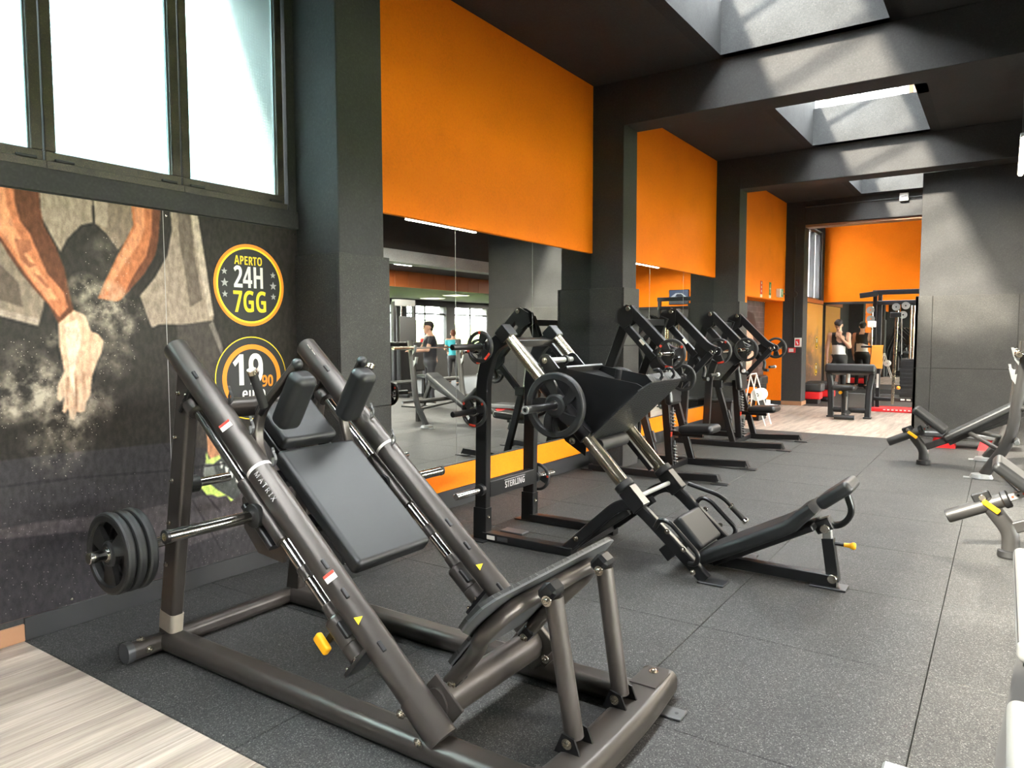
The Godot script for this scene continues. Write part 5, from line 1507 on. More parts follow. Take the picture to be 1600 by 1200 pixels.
# ------------------------------------------------------------------ incline benches on the right
func bench(label: String, at: Vector3) -> Node3D:
	# origin on the floor under the front foot; the bench runs towards +x
	var t := thing("incline_bench", label, "weight bench", at, "")
	var G: Material = M.bench_frame
	part(t, "front_foot", mb().lathe(Vector3(0.0, 0, 0), Vector3.UP, [Vector2(0, 0), Vector2(0.072, 0), Vector2(0.075, 0.012), Vector2(0.072, 0.045), Vector2(0.06, 0.052), Vector2(0, 0.052)], 22), M.rubber_black)
	part(t, "front_leg", mb().sweep(MB.fillet([Vector3(0.0, 0.045, 0), Vector3(0.0, 0.17, 0), Vector3(-0.15, 0.37, 0)], 0.10), MB.circle(0.043, 18, 0.052), Vector3.BACK), G)
	part(t, "seat_sleeve", mb().cyl(Vector3(-0.36, 0.228, 0), Vector3(-0.03, 0.388, 0), 0.047, 22), G)
	part(t, "sleeve_end", mb().cyl(Vector3(-0.365, 0.2255, 0), Vector3(-0.356, 0.230, 0), 0.046, 22), M.black_satin)
	part(t, "sleeve_collar", mb().cyl(Vector3(-0.055, 0.376, 0), Vector3(-0.015, 0.395, 0), 0.060, 22, 0.008), M.black_satin)
	part(t, "pin_bracket", mb().box(Vector3(-0.17, 0.385, 0.0), Vector3(0.11, 0.07, 0.055), Basis(Vector3.BACK, 0.45), 0.008), M.black_satin)
	part(t, "pin_boss", mb().cyl(Vector3(-0.165, 0.385, 0.03), Vector3(-0.165, 0.385, 0.05), 0.022), M.bolt)
	part(t, "pin_lever", mb().rbox(Vector3(-0.115, 0.335, 0.058), Vector3(0.115, 0.034, 0.018), Basis(Vector3.BACK, -0.62), 0.008, 3), M.yellow, "yellow pin lever")
	part(t, "seat_bar", mb().rtube([Vector3(-0.03, 0.392, 0), Vector3(0.12, 0.465, 0)], 0.04, 0.045, Vector3.BACK), M.silver)
	for k in 4:
		part(t, "bar_hole", mb().cyl(Vector3(0.0 + k * 0.03, 0.408 + k * 0.0145, 0.018), Vector3(0.0 + k * 0.03, 0.408 + k * 0.0145, 0.022), 0.008, 10, 0.0005), M.plate_red if k % 2 == 0 else M.black_satin)
	part(t, "seat_bracket", mb().prism(Vector3(0.05, 0.45, 0), Vector3.RIGHT, Vector3.UP, [Vector2(-0.15, 0.12), Vector2(0.0, -0.03), Vector2(0.10, -0.03), Vector2(0.17, -0.08)], 0.05), M.black_satin)
	part(t, "seat_pad", mb().rbox(Vector3(0.05, 0.515, 0), Vector3(0.40, 0.075, 0.38), Basis(Vector3.BACK, -0.66), 0.030, 4), M.vinyl, "black seat pad tipped towards the back rest")
	part(t, "spine", mb().rtube([Vector3(-0.01, 0.19, 0), Vector3(1.0, 0.66, 0)], 0.05, 0.075, Vector3.BACK, 0.0, 0.010), G)
	var bk := Basis(Vector3.BACK, 0.57)
	part(t, "back_pad", mb().rbox(Vector3(0.60, 0.57, 0), Vector3(0.96, 0.08, 0.31), bk, 0.030, 4), M.vinyl, "long back pad")
	part(t, "pad_beam", mb().rtube([Vector3(0.24, 0.265, 0), Vector3(1.02, 0.765, 0)], 0.10, 0.06, Vector3.BACK, 0.0, 0.012), G)
	for e in [1.0, -1.0]:
		var z: float = e * 0.615
		part(t, "upright", mb().sweep(MB.fillet([Vector3(0.585, 0.04, z), Vector3(0.80, 0.41, z), Vector3(0.905, 1.40, z)], 0.16), MB.circle(0.042, 18, 0.052), Vector3.BACK), G)
		part(t, "upright_foot", mb().lathe(Vector3(0.565, 0, z), Vector3.UP, [Vector2(0, 0), Vector2(0.10, 0), Vector2(0.105, 0.012), Vector2(0.09, 0.045), Vector2(0.055, 0.052), Vector2(0, 0.052)], 24), M.frame_silver)
		part(t, "foot_tab", mb().box(Vector3(0.46, 0.006, z + e * 0.03), Vector3(0.10, 0.01, 0.07), Basis(), 0.003), M.frame_silver)
		for y in [1.06, 1.25]:
			var x: float = 0.80 + 0.105 * (y - 0.41) / 0.99
			part(t, "bar_hook", mb().prism(Vector3(x - 0.055, y, z), Vector3.RIGHT, Vector3.UP, [Vector2(-0.055, 0.075), Vector2(-0.028, 0.075), Vector2(-0.020, 0.03), Vector2(0.0, 0.012), Vector2(0.03, 0.03), Vector2(0.07, 0.10), Vector2(0.09, 0.10), Vector2(0.06, -0.10), Vector2(0.03, -0.12), Vector2(-0.03, -0.03)], 0.05), M.frame_silver, "silver bar hook")
		part(t, "cross_strut", mb().tube([Vector3(0.72, 0.30, z), Vector3(0.38, 0.42, 0)], 0.024), G)
		part(t, "strut_bolt", mb().cyl(Vector3(0.70, 0.31, z - e * 0.05), Vector3(0.70, 0.31, z - e * 0.02), 0.016), M.bolt)
		part(t, "side_arm", mb().tube([Vector3(0.87, 0.74, z), Vector3(1.30, 0.70, z)], 0.03), G)
		for k in 2:
			part(t, "storage_horn", mb().cyl(Vector3(1.20 - k * 0.35, 0.69 - k * 0.27, z), Vector3(1.20 - k * 0.35, 0.69 - k * 0.27, z + e * 0.26), 0.023), M.frame_silver)
	part(t, "rear_crossbar", mb().tube([Vector3(0.80, 0.41, 0.615), Vector3(0.80, 0.41, -0.615)], 0.035), G)
	part(t, "spotter_stand", mb().box(Vector3(1.25, 0.28, 0), Vector3(0.34, 0.03, 0.60), Basis(), 0.008), M.checker)
	part(t, "stand_leg", mb().rtube([Vector3(1.30, 0.0, 0), Vector3(1.30, 0.27, 0)], 0.08, 0.06, Vector3.BACK), G)
	part(t, "rear_strut", mb().rtube([Vector3(1.0, 0.70, 0), Vector3(1.30, 0.05, 0)], 0.06, 0.07, Vector3.BACK), G)
	return t


func barbell(label: String, at: Vector3) -> void:
	var t := thing("barbell", label, "barbell", at, "")
	part(t, "shaft", mb().cyl(Vector3(0, 0, 0.66), Vector3(0, 0, -0.66), 0.0145, 14), M.chrome)
	for e in [1.0, -1.0]:
		part(t, "sleeve", mb().cyl(Vector3(0, 0, e * 0.66), Vector3(0, 0, e * 1.08), 0.025, 20), M.chrome_worn)
		part(t, "sleeve_end", mb().pipe(Vector3(0, 0, e * 1.078), Vector3(0, 0, e * 1.09), 0.026, 0.016), M.chrome_worn)
		part(t, "shoulder", mb().cyl(Vector3(0, 0, e * 0.655), Vector3(0, 0, e * 0.685), 0.038, 20), M.chrome)


func benches() -> void:
	bench("incline bench with upright hooks and a barbell, before the clad wall", Vector3(-0.715, 0, -9.39))
	bench("incline bench with yellow pin lever standing in the bright patch of floor", Vector3(0.08, 0, -5.74))
	# on its hooks the bar lies across both uprights
	barbell("bare barbell lying on the bench hooks by the clad wall", Vector3(0.119, 1.278, -9.39))
	barbell("bare barbell lying on the hooks of the bench in the bright patch", Vector3(0.914, 1.278, -5.74))
	# aerobic steps on the floor by the clad wall
	for i in 2:
		var z := -11.05
		var x := -0.62 + i * 0.52
		var s := thing("step_riser", ["red plastic step riser under the grey step, end towards the boarded floor", "red plastic step riser under the grey step, end towards the bench uprights"][i], "step riser", Vector3(x, 0, z), "red step risers by the clad wall")
		part(s, "block", mb(s).prism(Vector3(x, 0.0, z), Vector3.RIGHT, Vector3.UP, [Vector2(-0.14, 0.0), Vector2(0.14, 0.0), Vector2(0.105, 0.125), Vector2(-0.105, 0.125)], 0.30), M.red_plastic)
		part(s, "top_rim", mb(s).bx(x - 0.10, x + 0.10, 0.122, 0.132, z - 0.13, z + 0.13, 0.003), M.red_plastic)
	var d := thing("step_platform", "grey aerobic step platform lying over the red risers", "step platform", Vector3(-0.36, 0.13, -11.05))
	part(d, "deck", mb(d).rbox(Vector3(-0.36, 0.175, -11.05), Vector3(1.02, 0.075, 0.40), Basis(), 0.025, 3), M.frame_gray)
	part(d, "tread", mb(d).bx(-0.82, 0.10, 0.211, 0.217, -10.88, -11.22, 0.003), M.rubber_black)


# ------------------------------------------------------------------ the flat bench that just shows at the right edge
func near_pads() -> void:
	var t := thing("flat_bench", "pale-topped flat bench with two pads on a black base, beside the bright floor", "weight bench", Vector3(0.25, 0, -3.1))
	var K: Material = M.black_steel
	part(t, "base_plate", mb(t).prism(Vector3(0, 0.03, 0), Vector3.RIGHT, Vector3.BACK, [Vector2(0.01, -2.30), Vector2(0.025, -2.88), Vector2(0.131, -4.34), Vector2(0.48, -4.40), Vector2(0.48, -2.30)], 0.06), M.rubber_black)
	part(t, "back_pad", mb(t).rbox(Vector3(0.235, 0.41, -3.55), Vector3(0.33, 0.085, 1.30), Basis(), 0.028, 4), M.vinyl_gray, "long pale pad with a dark seam")
	part(t, "pad_piping", mb(t).tube([Vector3(0.076, 0.437, -2.92), Vector3(0.076, 0.437, -4.17)], 0.004, 0.0, 8), M.black_satin)
	part(t, "pad_tray", mb(t).bx(0.09, 0.38, 0.345, 0.368, -2.94, -4.16, 0.004), K)
	part(t, "seat_pad", mb(t).rbox(Vector3(0.205, 0.41, -2.20), Vector3(0.33, 0.085, 0.46), Basis(), 0.028, 4), M.vinyl_gray, "short pale seat pad")
	part(t, "seat_tray", mb(t).bx(0.06, 0.35, 0.345, 0.368, -1.99, -2.41, 0.004), K)
	part(t, "spine", mb(t).rtube([Vector3(0.22, 0.30, -1.99), Vector3(0.235, 0.30, -4.15)], 0.08, 0.07, Vector3.RIGHT), K)
	for z in [-2.45, -4.05]:
		part(t, "leg", mb(t).rtube([Vector3(0.23, 0.05, z), Vector3(0.23, 0.29, z)], 0.08, 0.07, Vector3.RIGHT), K)
	var f := thing("bolt_down_foot", "pale bolted floor foot at the edge of the bright tiles", "machine foot", Vector3(-0.2, 0, -2.66))
	part(f, "plate", mb(f).box(Vector3(-0.21, 0.018, -2.60), Vector3(0.16, 0.036, 0.12), Basis(), 0.012), M.frame_silver)
	bolt_at(f, Vector3(-0.205, 0.035, -2.62), Vector3.UP, 0.012)


# ------------------------------------------------------------------ people, as one skin over a skeleton
# bones: [a, b, ra, rb, colour index]; returns vertices, normals and colours
func skin(bones: Array, cell: float, blend: float, out: MB, paint: Callable) -> void:
	var lo := Vector3.ONE * 1e9
	var hi := -lo
	for b in bones:
		var r: float = maxf(b[2], b[3]) + blend + cell * 2
		for p in [b[0], b[1]]:
			lo = lo.min(p - Vector3.ONE * r)
			hi = hi.max(p + Vector3.ONE * r)
	var n := Vector3i(((hi - lo) / cell).ceil()) + Vector3i.ONE * 2
	var f := PackedFloat32Array()
	f.resize(n.x * n.y * n.z)
	f.fill(1e3)
	for b in bones:
		var pa: Vector3 = b[0]
		var pb: Vector3 = b[1]
		var ra: float = b[2]
		var rb: float = b[3]
		var r := maxf(ra, rb) + blend + cell * 1.5
		var a0 := Vector3i(((pa.min(pb) - Vector3.ONE * r - lo) / cell).floor()).clamp(Vector3i.ZERO, n - Vector3i.ONE)
		var a1 := Vector3i(((pa.max(pb) + Vector3.ONE * r - lo) / cell).ceil()).clamp(Vector3i.ZERO, n - Vector3i.ONE)
		var ab := pb - pa
		var l2 := maxf(ab.length_squared(), 1e-9)
		for z in range(a0.z, a1.z + 1):
			for y in range(a0.y, a1.y + 1):
				for x in range(a0.x, a1.x + 1):
					var p := lo + Vector3(x, y, z) * cell
					var h := clampf((p - pa).dot(ab) / l2, 0.0, 1.0)
					var d := p.distance_to(pa + ab * h) - lerpf(ra, rb, h)
					var i := (z * n.y + y) * n.x + x
					var o := f[i]
					var e := maxf(blend - absf(o - d), 0.0) / blend
					f[i] = minf(o, d) - e * e * blend * 0.25
	# surface nets
	var at := {}
	var vs := []
	var sx := 1
	var sy := n.x
	var sz := n.x * n.y
	for z in n.z - 1:
		for y in n.y - 1:
			for x in n.x - 1:
				var i := z * sz + y * sy + x
				var m := 0
				var k := 0
				var sum := Vector3.ZERO
				var v := [f[i], f[i + sx], f[i + sy], f[i + sx + sy], f[i + sz], f[i + sx + sz], f[i + sy + sz], f[i + sx + sy + sz]]
				for q in 8:
					if v[q] < 0.0:
						m += 1
				if m == 0 or m == 8:
					continue
				for e in [[0, 1], [2, 3], [4, 5], [6, 7], [0, 2], [1, 3], [4, 6], [5, 7], [0, 4], [1, 5], [2, 6], [3, 7]]:
					var a: float = v[e[0]]
					var b: float = v[e[1]]
					if (a < 0.0) != (b < 0.0):
						var t := a / (a - b)
						var p0 := Vector3(e[0] & 1, (e[0] >> 1) & 1, e[0] >> 2)
						var p1 := Vector3(e[1] & 1, (e[1] >> 1) & 1, e[1] >> 2)
						sum += p0.lerp(p1, t)
						k += 1
				at[i] = vs.size()
				vs.append(lo + (Vector3(x, y, z) + sum / k) * cell)
	var grad := func(p: Vector3) -> Vector3:
		var g := (p - lo) / cell
		var q := Vector3i(g.floor()).clamp(Vector3i.ONE, n - Vector3i.ONE * 3)
		var i := q.z * sz + q.y * sy + q.x
		return Vector3(f[i + sx] - f[i - sx] + f[i + 2 * sx] - f[i], f[i + sy] - f[i - sy] + f[i + 2 * sy] - f[i], f[i + sz] - f[i - sz] + f[i + 2 * sz] - f[i]).normalized()
	var ns := []
	var cs := []
	for p in vs:
		ns.append(grad.call(p))
		cs.append(paint.call(p))
	for i in at:
		for e in [[sx, sy, sz], [sy, sz, sx], [sz, sx, sy]]:
			# the edge from corner i along e[0]: quad of the four cells around it
			if f[i] < 0.0 == (f[i + e[0]] < 0.0):
				continue
			var q := [i, i - e[1], i - e[1] - e[2], i - e[2]]
			if not (at.has(q[1]) and at.has(q[2]) and at.has(q[3])):
				continue
			var w := [at[q[0]], at[q[1]], at[q[2]], at[q[3]]]
			for tr in [[0, 1, 2], [0, 2, 3]]:
				var c0 := out.v.size()
				out.tri(vs[w[tr[0]]], vs[w[tr[1]]], vs[w[tr[2]]], ns[w[tr[0]]], ns[w[tr[1]]], ns[w[tr[2]]])
				if out.v.size() > c0:
					for k in 3:
						var p: Vector3 = out.v[c0 + k] + out.o
						out.c.append(paint.call(p))


func hand_bones(wrist: Vector3, dir: Vector3, palm: Vector3, curl: float, side: float) -> Array:
	# dir along the hand, palm the way the palm faces, side +1 puts the thumb on dir x palm
	dir = dir.normalized()
	palm = (palm - dir * palm.dot(dir)).normalized()
	var across := dir.cross(palm) * side
	var b := []
	var c := wrist + dir * 0.045
	for k in 4:
		b.append([wrist + across * (0.012 - k * 0.008), c + dir * 0.035 + across * (0.030 - k * 0.020), 0.017, 0.013])
	for k in 4:
		var root := c + dir * (0.045 - absf(k - 1.2) * 0.004) + across * (0.031 - k * 0.0205)
		var L: float = [0.070, 0.078, 0.072, 0.056][k]
		var p := root
		var d := dir
		for j in 3:
			d = (d * cos(curl) + palm * sin(curl)).normalized()
			var q: Vector3 = p + d * L * [0.46, 0.31, 0.23][j]
			b.append([p, q, 0.0092 - j * 0.0008, 0.0086 - j * 0.0009])
			p = q
	var th := wrist + dir * 0.022 + across * 0.026
	var t1 := th + (dir * 0.5 + across * 0.75 + palm * 0.3).normalized() * 0.042
	b.append([th, t1, 0.0135, 0.011])
	b.append([t1, t1 + (dir * 0.85 + across * 0.2 + palm * 0.45).normalized() * 0.032, 0.0105, 0.0085])
	return b


# joints: dictionary of points in the person's own space (feet at y 0, facing +z)
func person(label: String, at: Vector3, turn: float, J: Dictionary, look: Dictionary, cell: float, k := 1.0) -> Node3D:
	var t := thing("person", label, "person", at)
	t.rotation.y = turn
	var D := {"pelvis": Vector3(0, 0.95, 0), "chest": Vector3(0, 1.32, 0.0), "neck": Vector3(0, 1.50, -0.005), "head": Vector3(0, 1.645, 0.03), "gaze": Vector3(0, 0, 1),
		"shoulder_l": Vector3(-0.185, 1.44, 0), "elbow_l": Vector3(-0.25, 1.16, -0.02), "wrist_l": Vector3(-0.255, 0.91, 0.05), "hand_l": Vector3(0, -1, 0.15), "palm_l": Vector3(1, 0, 0.2),
		"shoulder_r": Vector3(0.185, 1.44, 0), "elbow_r": Vector3(0.25, 1.16, -0.02), "wrist_r": Vector3(0.255, 0.91, 0.05), "hand_r": Vector3(0, -1, 0.15), "palm_r": Vector3(-1, 0, 0.2),
		"hip_l": Vector3(-0.095, 0.90, 0), "knee_l": Vector3(-0.11, 0.49, 0.02), "ankle_l": Vector3(-0.12, 0.085, -0.03), "toe_l": Vector3(-0.14, 0.03, 0.15),
		"hip_r": Vector3(0.095, 0.90, 0), "knee_r": Vector3(0.11, 0.49, 0.02), "ankle_r": Vector3(0.12, 0.085, -0.03), "toe_r": Vector3(0.14, 0.03, 0.15)}
	D.merge(J, true)
	var bones := [[D.pelvis, D.chest, 0.135, 0.150], [D.chest + Vector3(-0.07, 0.05, 0), D.chest + Vector3(0.07, 0.05, 0), 0.115, 0.115], [D.chest, D.neck, 0.12, 0.056], [D.neck, D.head, 0.054, 0.052],
		[D.pelvis + Vector3(-0.06, -0.03, 0), D.pelvis + Vector3(0.06, -0.03, 0), 0.125, 0.125]]
	for s in ["_l", "_r"]:
		bones.append([D.chest + (D["shoulder" + s] - D.chest) * 0.4 + Vector3(0, 0.05, 0), D["shoulder" + s], 0.085, 0.062])
		bones.append([D["shoulder" + s], D["elbow" + s], 0.056, 0.042])
		bones.append([D["elbow" + s], D["wrist" + s], 0.043, 0.028])
		bones.append([D["hip" + s], D["knee" + s], 0.093, 0.060])
		bones.append([D["knee" + s], D["ankle" + s], 0.058, 0.040])
		bones.append([D["ankle" + s] + Vector3(0, -0.03, -0.02), D["toe" + s] + Vector3(0, 0.012, 0), 0.042, 0.036])
	var skin_c: Color = look.get("skin", Color(0.50, 0.29, 0.20))
	var top_c: Color = look.top
	var leg_c: Color = look.legs
	var paint := func(p: Vector3) -> Color:
		for s in ["_l", "_r"]:
			# arms and hands: bare below the sleeve
			var a: Vector3 = D["shoulder" + s]
			var e: Vector3 = D["elbow" + s]
			var u := clampf((p - a).dot(e - a) / (e - a).length_squared(), 0, 1)
			var near := p.distance_to(a.lerp(e, u)) < 0.075 and absf(p.x) > absf(a.x) - 0.035
			if near and u > look.get("sleeve", 0.0):
				return skin_c
			var w: Vector3 = D["wrist" + s]
			var u2 := clampf((p - e).dot(w - e) / (w - e).length_squared(), 0, 1)
			if p.distance_to(e.lerp(w, u2)) < 0.06 or p.distance_to(w) < 0.12:
				return skin_c
		if look.get("tank", false) and p.y > 1.22:
			# bare neck and shoulders, two straps
			var ax := absf(p.x)
			if ax > 0.150 or (ax < 0.062 and p.y > (1.40 if p.z > 0.0 else 1.46)):
				return skin_c
			if p.y > D.neck.y + 0.005:
				return skin_c
			return top_c
		if p.y > D.neck.y - 0.03:
			return skin_c
		if p.y < 0.10:
			return look.get("shoes", Color(0.02, 0.02, 0.022))
		if p.y < look.get("leg_end", 0.12):
			return skin_c
		if p.y < look.get("waist", 0.98):
			return leg_c
		if look.has("lower") and p.y < look.lower_y + p.x * look.get("slant", 0.0):
			return look.lower
		return top_c
	var m := mb()
	skin(bones, cell, 0.035, m, paint)
	# head: skull, jaw, nose, brow, ears, turned to the gaze
	var g: Vector3 = (D.gaze as Vector3).normalized()
	var rx := Vector3.UP.cross(g).normalized()
	var up := g.cross(rx)
	var h: Vector3 = D.head
	var hb := [[h + up * 0.035 - g * 0.02, h + up * 0.03 + g * 0.025, 0.083, 0.078], [h - up * 0.02 + g * 0.03, h - up * 0.075 + g * 0.055, 0.066, 0.040], [h - up * 0.06 - g * 0.02, D.neck + Vector3(0, 0.02, 0), 0.052, 0.052],
		[h + g * 0.095 + up * 0.012, h + g * 0.118 - up * 0.022, 0.010, 0.013], [h + g * 0.088 + up * 0.034 - rx * 0.03, h + g * 0.088 + up * 0.034 + rx * 0.03, 0.013, 0.013], [h + g * 0.092 - up * 0.052 - rx * 0.016, h + g * 0.092 - up * 0.052 + rx * 0.016, 0.009, 0.009],
		[h + rx * 0.082 + up * 0.012 - g * 0.01, h + rx * 0.080 - up * 0.02 - g * 0.006, 0.012, 0.009], [h - rx * 0.082 + up * 0.012 - g * 0.01, h - rx * 0.080 - up * 0.02 - g * 0.006, 0.012, 0.009]]
	var hair_c: Color = look.get("hair", Color(0.012, 0.010, 0.009))
	var face := func(p: Vector3) -> Color:
		var q := p - h
		var fx := q.dot(rx)
		var fy := q.dot(up)
		var fz := q.dot(g)
		if fz > 0.07 and absf(absf(fx) - 0.032) < 0.014 and absf(fy - 0.014) < 0.007:
			return Color(0.03, 0.02, 0.02)
		if fz > 0.07 and absf(absf(fx) - 0.033) < 0.020 and absf(fy - 0.040) < 0.006:
			return hair_c
		if fz > 0.08 and absf(fx) < 0.022 and absf(fy + 0.054) < 0.006:
			return Color(0.36, 0.13, 0.10)
		return skin_c
	skin(hb, 0.005 if cell < 0.015 else 0.009, 0.018, m, face)
	# hands
	for s in ["_l", "_r"]:
		var hbn := hand_bones(D["wrist" + s], D["hand" + s], D["palm" + s], look.get("curl" + s, 0.28), 1.0 if s == "_r" else -1.0)
		hbn.append([D["elbow" + s].lerp(D["wrist" + s], 0.8), D["wrist" + s], 0.029, 0.024])
		skin(hbn, 0.0035 if cell < 0.015 else 0.006, 0.006, m, func(_p: Vector3) -> Color: return skin_c)
	var bm := mat(Color(1, 1, 1), 0.7)
	bm.vertex_color_use_as_albedo = true
	part(t, "body", m, bm)
	# hair
	var hr := mb()
	var hh := [[h + up * 0.055 - g * 0.03, h + up * 0.065 + g * 0.025, 0.088, 0.076], [h + up * 0.03 - g * 0.045, h - up * 0.03 - g * 0.045, 0.074, 0.055]]
	if look.get("fringe", false):
		hh.append([h + up * 0.085 + g * 0.03 - rx * 0.04, h + up * 0.06 + g * 0.075 + rx * 0.03, 0.045, 0.030])
	skin(hh, 0.008, 0.02, hr, func(_p: Vector3) -> Color: return hair_c)
	part(t, "hair", hr, bm)
	if k != 1.0:
		t.scale = Vector3.ONE * k
	return t


# ------------------------------------------------------------------ the far end of the room
func far_room() -> void:
	# golden printed panel on the far stretch of the long wall
	var img := Image.create(160, 180, false, Image.FORMAT_RGB8)
	var nz := FastNoiseLite.new()
	nz.seed = 4
	nz.frequency = 0.02
	nz.fractal_octaves = 4
	rng.seed = 41
	for y in 180:
		for x in 160:
			var f := y / 179.0
			var c := Color(0.80, 0.56, 0.22).lerp(Color(0.36, 0.27, 0.22), smoothstep(0.25, 0.95, f + 0.4 * nz.get_noise_2d(x, y)))
			var s := nz.get_noise_2d(x * 0.6 + y * 0.4, y * 1.2)
			if absf(s) < 0.025 and x < 90:
				c = c.lerp(Color(0.86, 0.55, 0.45), 0.6)
			img.set_pixel(x, y, c)
	var g := thing("wall_poster", "golden printed wall panel under the far window", "poster", Vector3(WX, 0.15, -18.9))
	var b := mb(g)
	for i in [0, 1, 2, 0, 2, 3]:
		b.v.append([Vector3(WX + 0.013, 2.235, -17.75), Vector3(WX + 0.013, 2.235, -19.85), Vector3(WX + 0.013, 0.15, -19.85), Vector3(WX + 0.013, 0.15, -17.75)][i] - b.o)
		b.n.append(Vector3.RIGHT)
		b.uv.append([Vector2(0, 0), Vector2(1, 0), Vector2(1, 1), Vector2(0, 1)][i])
	var gm := mat(Color(1, 1, 1), 0.35)
	gm.albedo_texture = ImageTexture.create_from_image(img)
	part(g, "board", mb(g).bx(WX, WX + 0.012, 0.15, 2.235, -17.75, -19.85, 0.001), M.black_print)
	part(g, "print", b, gm)
	for y in [0.62, 1.28]:
		var bb := mb(g)
		bb.lathe(Vector3(WX + 0.013, y, -19.2), Vector3.RIGHT, [Vector2(0.0, 0.001), Vector2(0.15, 0.001), Vector2(0.15, 0)], 32)
		part(g, "badge_disc", bb, M.black_print)
		var b2 := mb(g)
		b2.lathe(Vector3(WX + 0.014, y, -19.2), Vector3.RIGHT, [Vector2(0.135, 0), Vector2(0.135, 0.001), Vector2(0.155, 0.001), Vector2(0.155, 0)], 32)
		part(g, "badge_ring", b2, M.yellow_print)
		letters(g, "24H", 0.09, Vector3(WX + 0.016, y + 0.05, -19.2), Vector3.FORWARD, Vector3.UP, M.white_print, 0.7)
		letters(g, "7GG", 0.09, Vector3(WX + 0.016, y - 0.05, -19.2), Vector3.FORWARD, Vector3.UP, M.yellow_print, 0.7)

	# door recess: printed door panel of a portrait before a brick wall
	var dm := Image.create(150, 180, false, Image.FORMAT_RGB8)
	for y in 180:
		for x in 150:
			var row := y / 9
			var bx_ := (x + (row % 2) * 9) % 18
			var c := Color(0.30, 0.29, 0.30) if y % 9 > 0 and bx_ > 0 else Color(0.44, 0.43, 0.45)
			c = c * (1.0 + 0.25 * nz.get_noise_2d(x * 3, y * 3))
			dm.set_pixel(x, y, c)
	fill_poly(dm, [58, 30, 80, 18, 104, 22, 120, 50, 124, 100, 130, 150, 120, 178, 52, 178, 46, 120, 50, 60], Color(0.14, 0.10, 0.085))
	fill_poly(dm, [62, 62, 72, 48, 92, 48, 104, 64, 106, 90, 98, 112, 84, 122, 72, 112, 62, 92], Color(0.80, 0.62, 0.53))
	fill_poly(dm, [40, 150, 66, 130, 104, 130, 128, 152, 132, 179, 38, 179], Color(0.12, 0.11, 0.12))
	var d := struct("door_1", mb().bx(-4.262, -4.252, 0.0, 2.17, -13.21, -15.84, 0.001), M.black_print)
	d.set_meta("label", "recessed door covered with a printed portrait before a brick wall")
	var db := mb(d)
	for i in [0, 1, 2, 0, 2, 3]:
		db.v.append([Vector3(-4.251, 2.17, -13.25), Vector3(-4.251, 2.17, -15.84), Vector3(-4.251, 0.05, -15.84), Vector3(-4.251, 0.05, -13.25)][i] - db.o)
		db.n.append(Vector3.RIGHT)
		db.uv.append([Vector2(0, 0), Vector2(1, 0), Vector2(1, 1), Vector2(0, 1)][i])
	var dmat := mat(Color(1, 1, 1), 0.4)
	dmat.albedo_texture = ImageTexture.create_from_image(dm)
	part(d, "print", db, dmat)

	# signs on the orange wall
	var r := thing("fire_sign", "small red fire sign with white pictograms on the orange wall", "sign", Vector3(WX + 0.03, 2.21, -14.1))
	part(r, "board", mb(r).bx(WX + 0.03, WX + 0.034, 2.25, 2.50, -14.03, -14.17, 0.001), M.red)
	part(r, "caption", mb(r).bx(WX + 0.03, WX + 0.033, 2.19, 2.248, -14.03, -14.17, 0.001), M.white)
	for k in 3:
		part(r, "pictogram", mb(r).box(Vector3(WX + 0.0348, 2.46 - k * 0.075, -14.10), Vector3(0.002, 0.045, 0.05), Basis(Vector3.RIGHT, 0.3 * k), 0.0004), M.white)
	var e := thing("exit_sign", "small green first-aid sign on the orange wall", "sign", Vector3(WX + 0.03, 2.22, -14.72))
	part(e, "board", mb(e).bx(WX + 0.03, WX + 0.034, 2.26, 2.51, -14.65, -14.79, 0.001), M.green)
	part(e, "caption", mb(e).bx(WX + 0.03, WX + 0.033, 2.20, 2.258, -14.65, -14.79, 0.001), M.white)
	part(e, "pictogram", mb(e).bx(WX + 0.034, WX + 0.0355, 2.30, 2.47, -14.71, -14.73, 0.0004), M.white)
	part(e, "pictogram", mb(e).bx(WX + 0.034, WX + 0.0355, 2.37, 2.40, -14.68, -14.76, 0.0004), M.white)
	var x := thing("exit_lamp", "square emergency exit lamp with a running figure over the door recess", "lamp", Vector3(WX + 0.03, 2.25, -15.3))
	part(x, "box", mb(x).bx(WX + 0.03, WX + 0.11, 2.24, 2.41, -15.18, -15.42, 0.008), M.white)
	part(x, "face", mb(x).bx(WX + 0.11, WX + 0.114, 2.25, 2.40, -15.26, -15.41, 0.001), M.green)
	part(x, "figure", mb(x).box(Vector3(WX + 0.1145, 2.33, -15.33), Vector3(0.002, 0.10, 0.035), Basis(Vector3.RIGHT, 0.4), 0.0005), M.white)
	part(x, "figure", mb(x).box(Vector3(WX + 0.1145, 2.31, -15.36), Vector3(0.002, 0.07, 0.02), Basis(Vector3.RIGHT, -0.7), 0.0005), M.white)
	part(x, "conduit", mb(x).tube([Vector3(WX + 0.06, 2.33, -15.42), Vector3(WX + 0.06, 2.33, -15.87)], 0.011), M.black_trim)
	var c := thing("wall_conduit", "black round junction box and conduit down the far pilaster", "conduit", Vector3(-3.68, 2.3, -15.88))
	part(c, "box", mb(c).cyl(Vector3(-3.66, 2.32, -15.9), Vector3(-3.66, 2.32, -15.865), 0.06), M.black_trim)
	part(c, "pipe", mb(c).tube([Vector3(-3.66, 1.42, -15.885), Vector3(-3.66, 3.7, -15.885)], 0.012), M.black_trim)
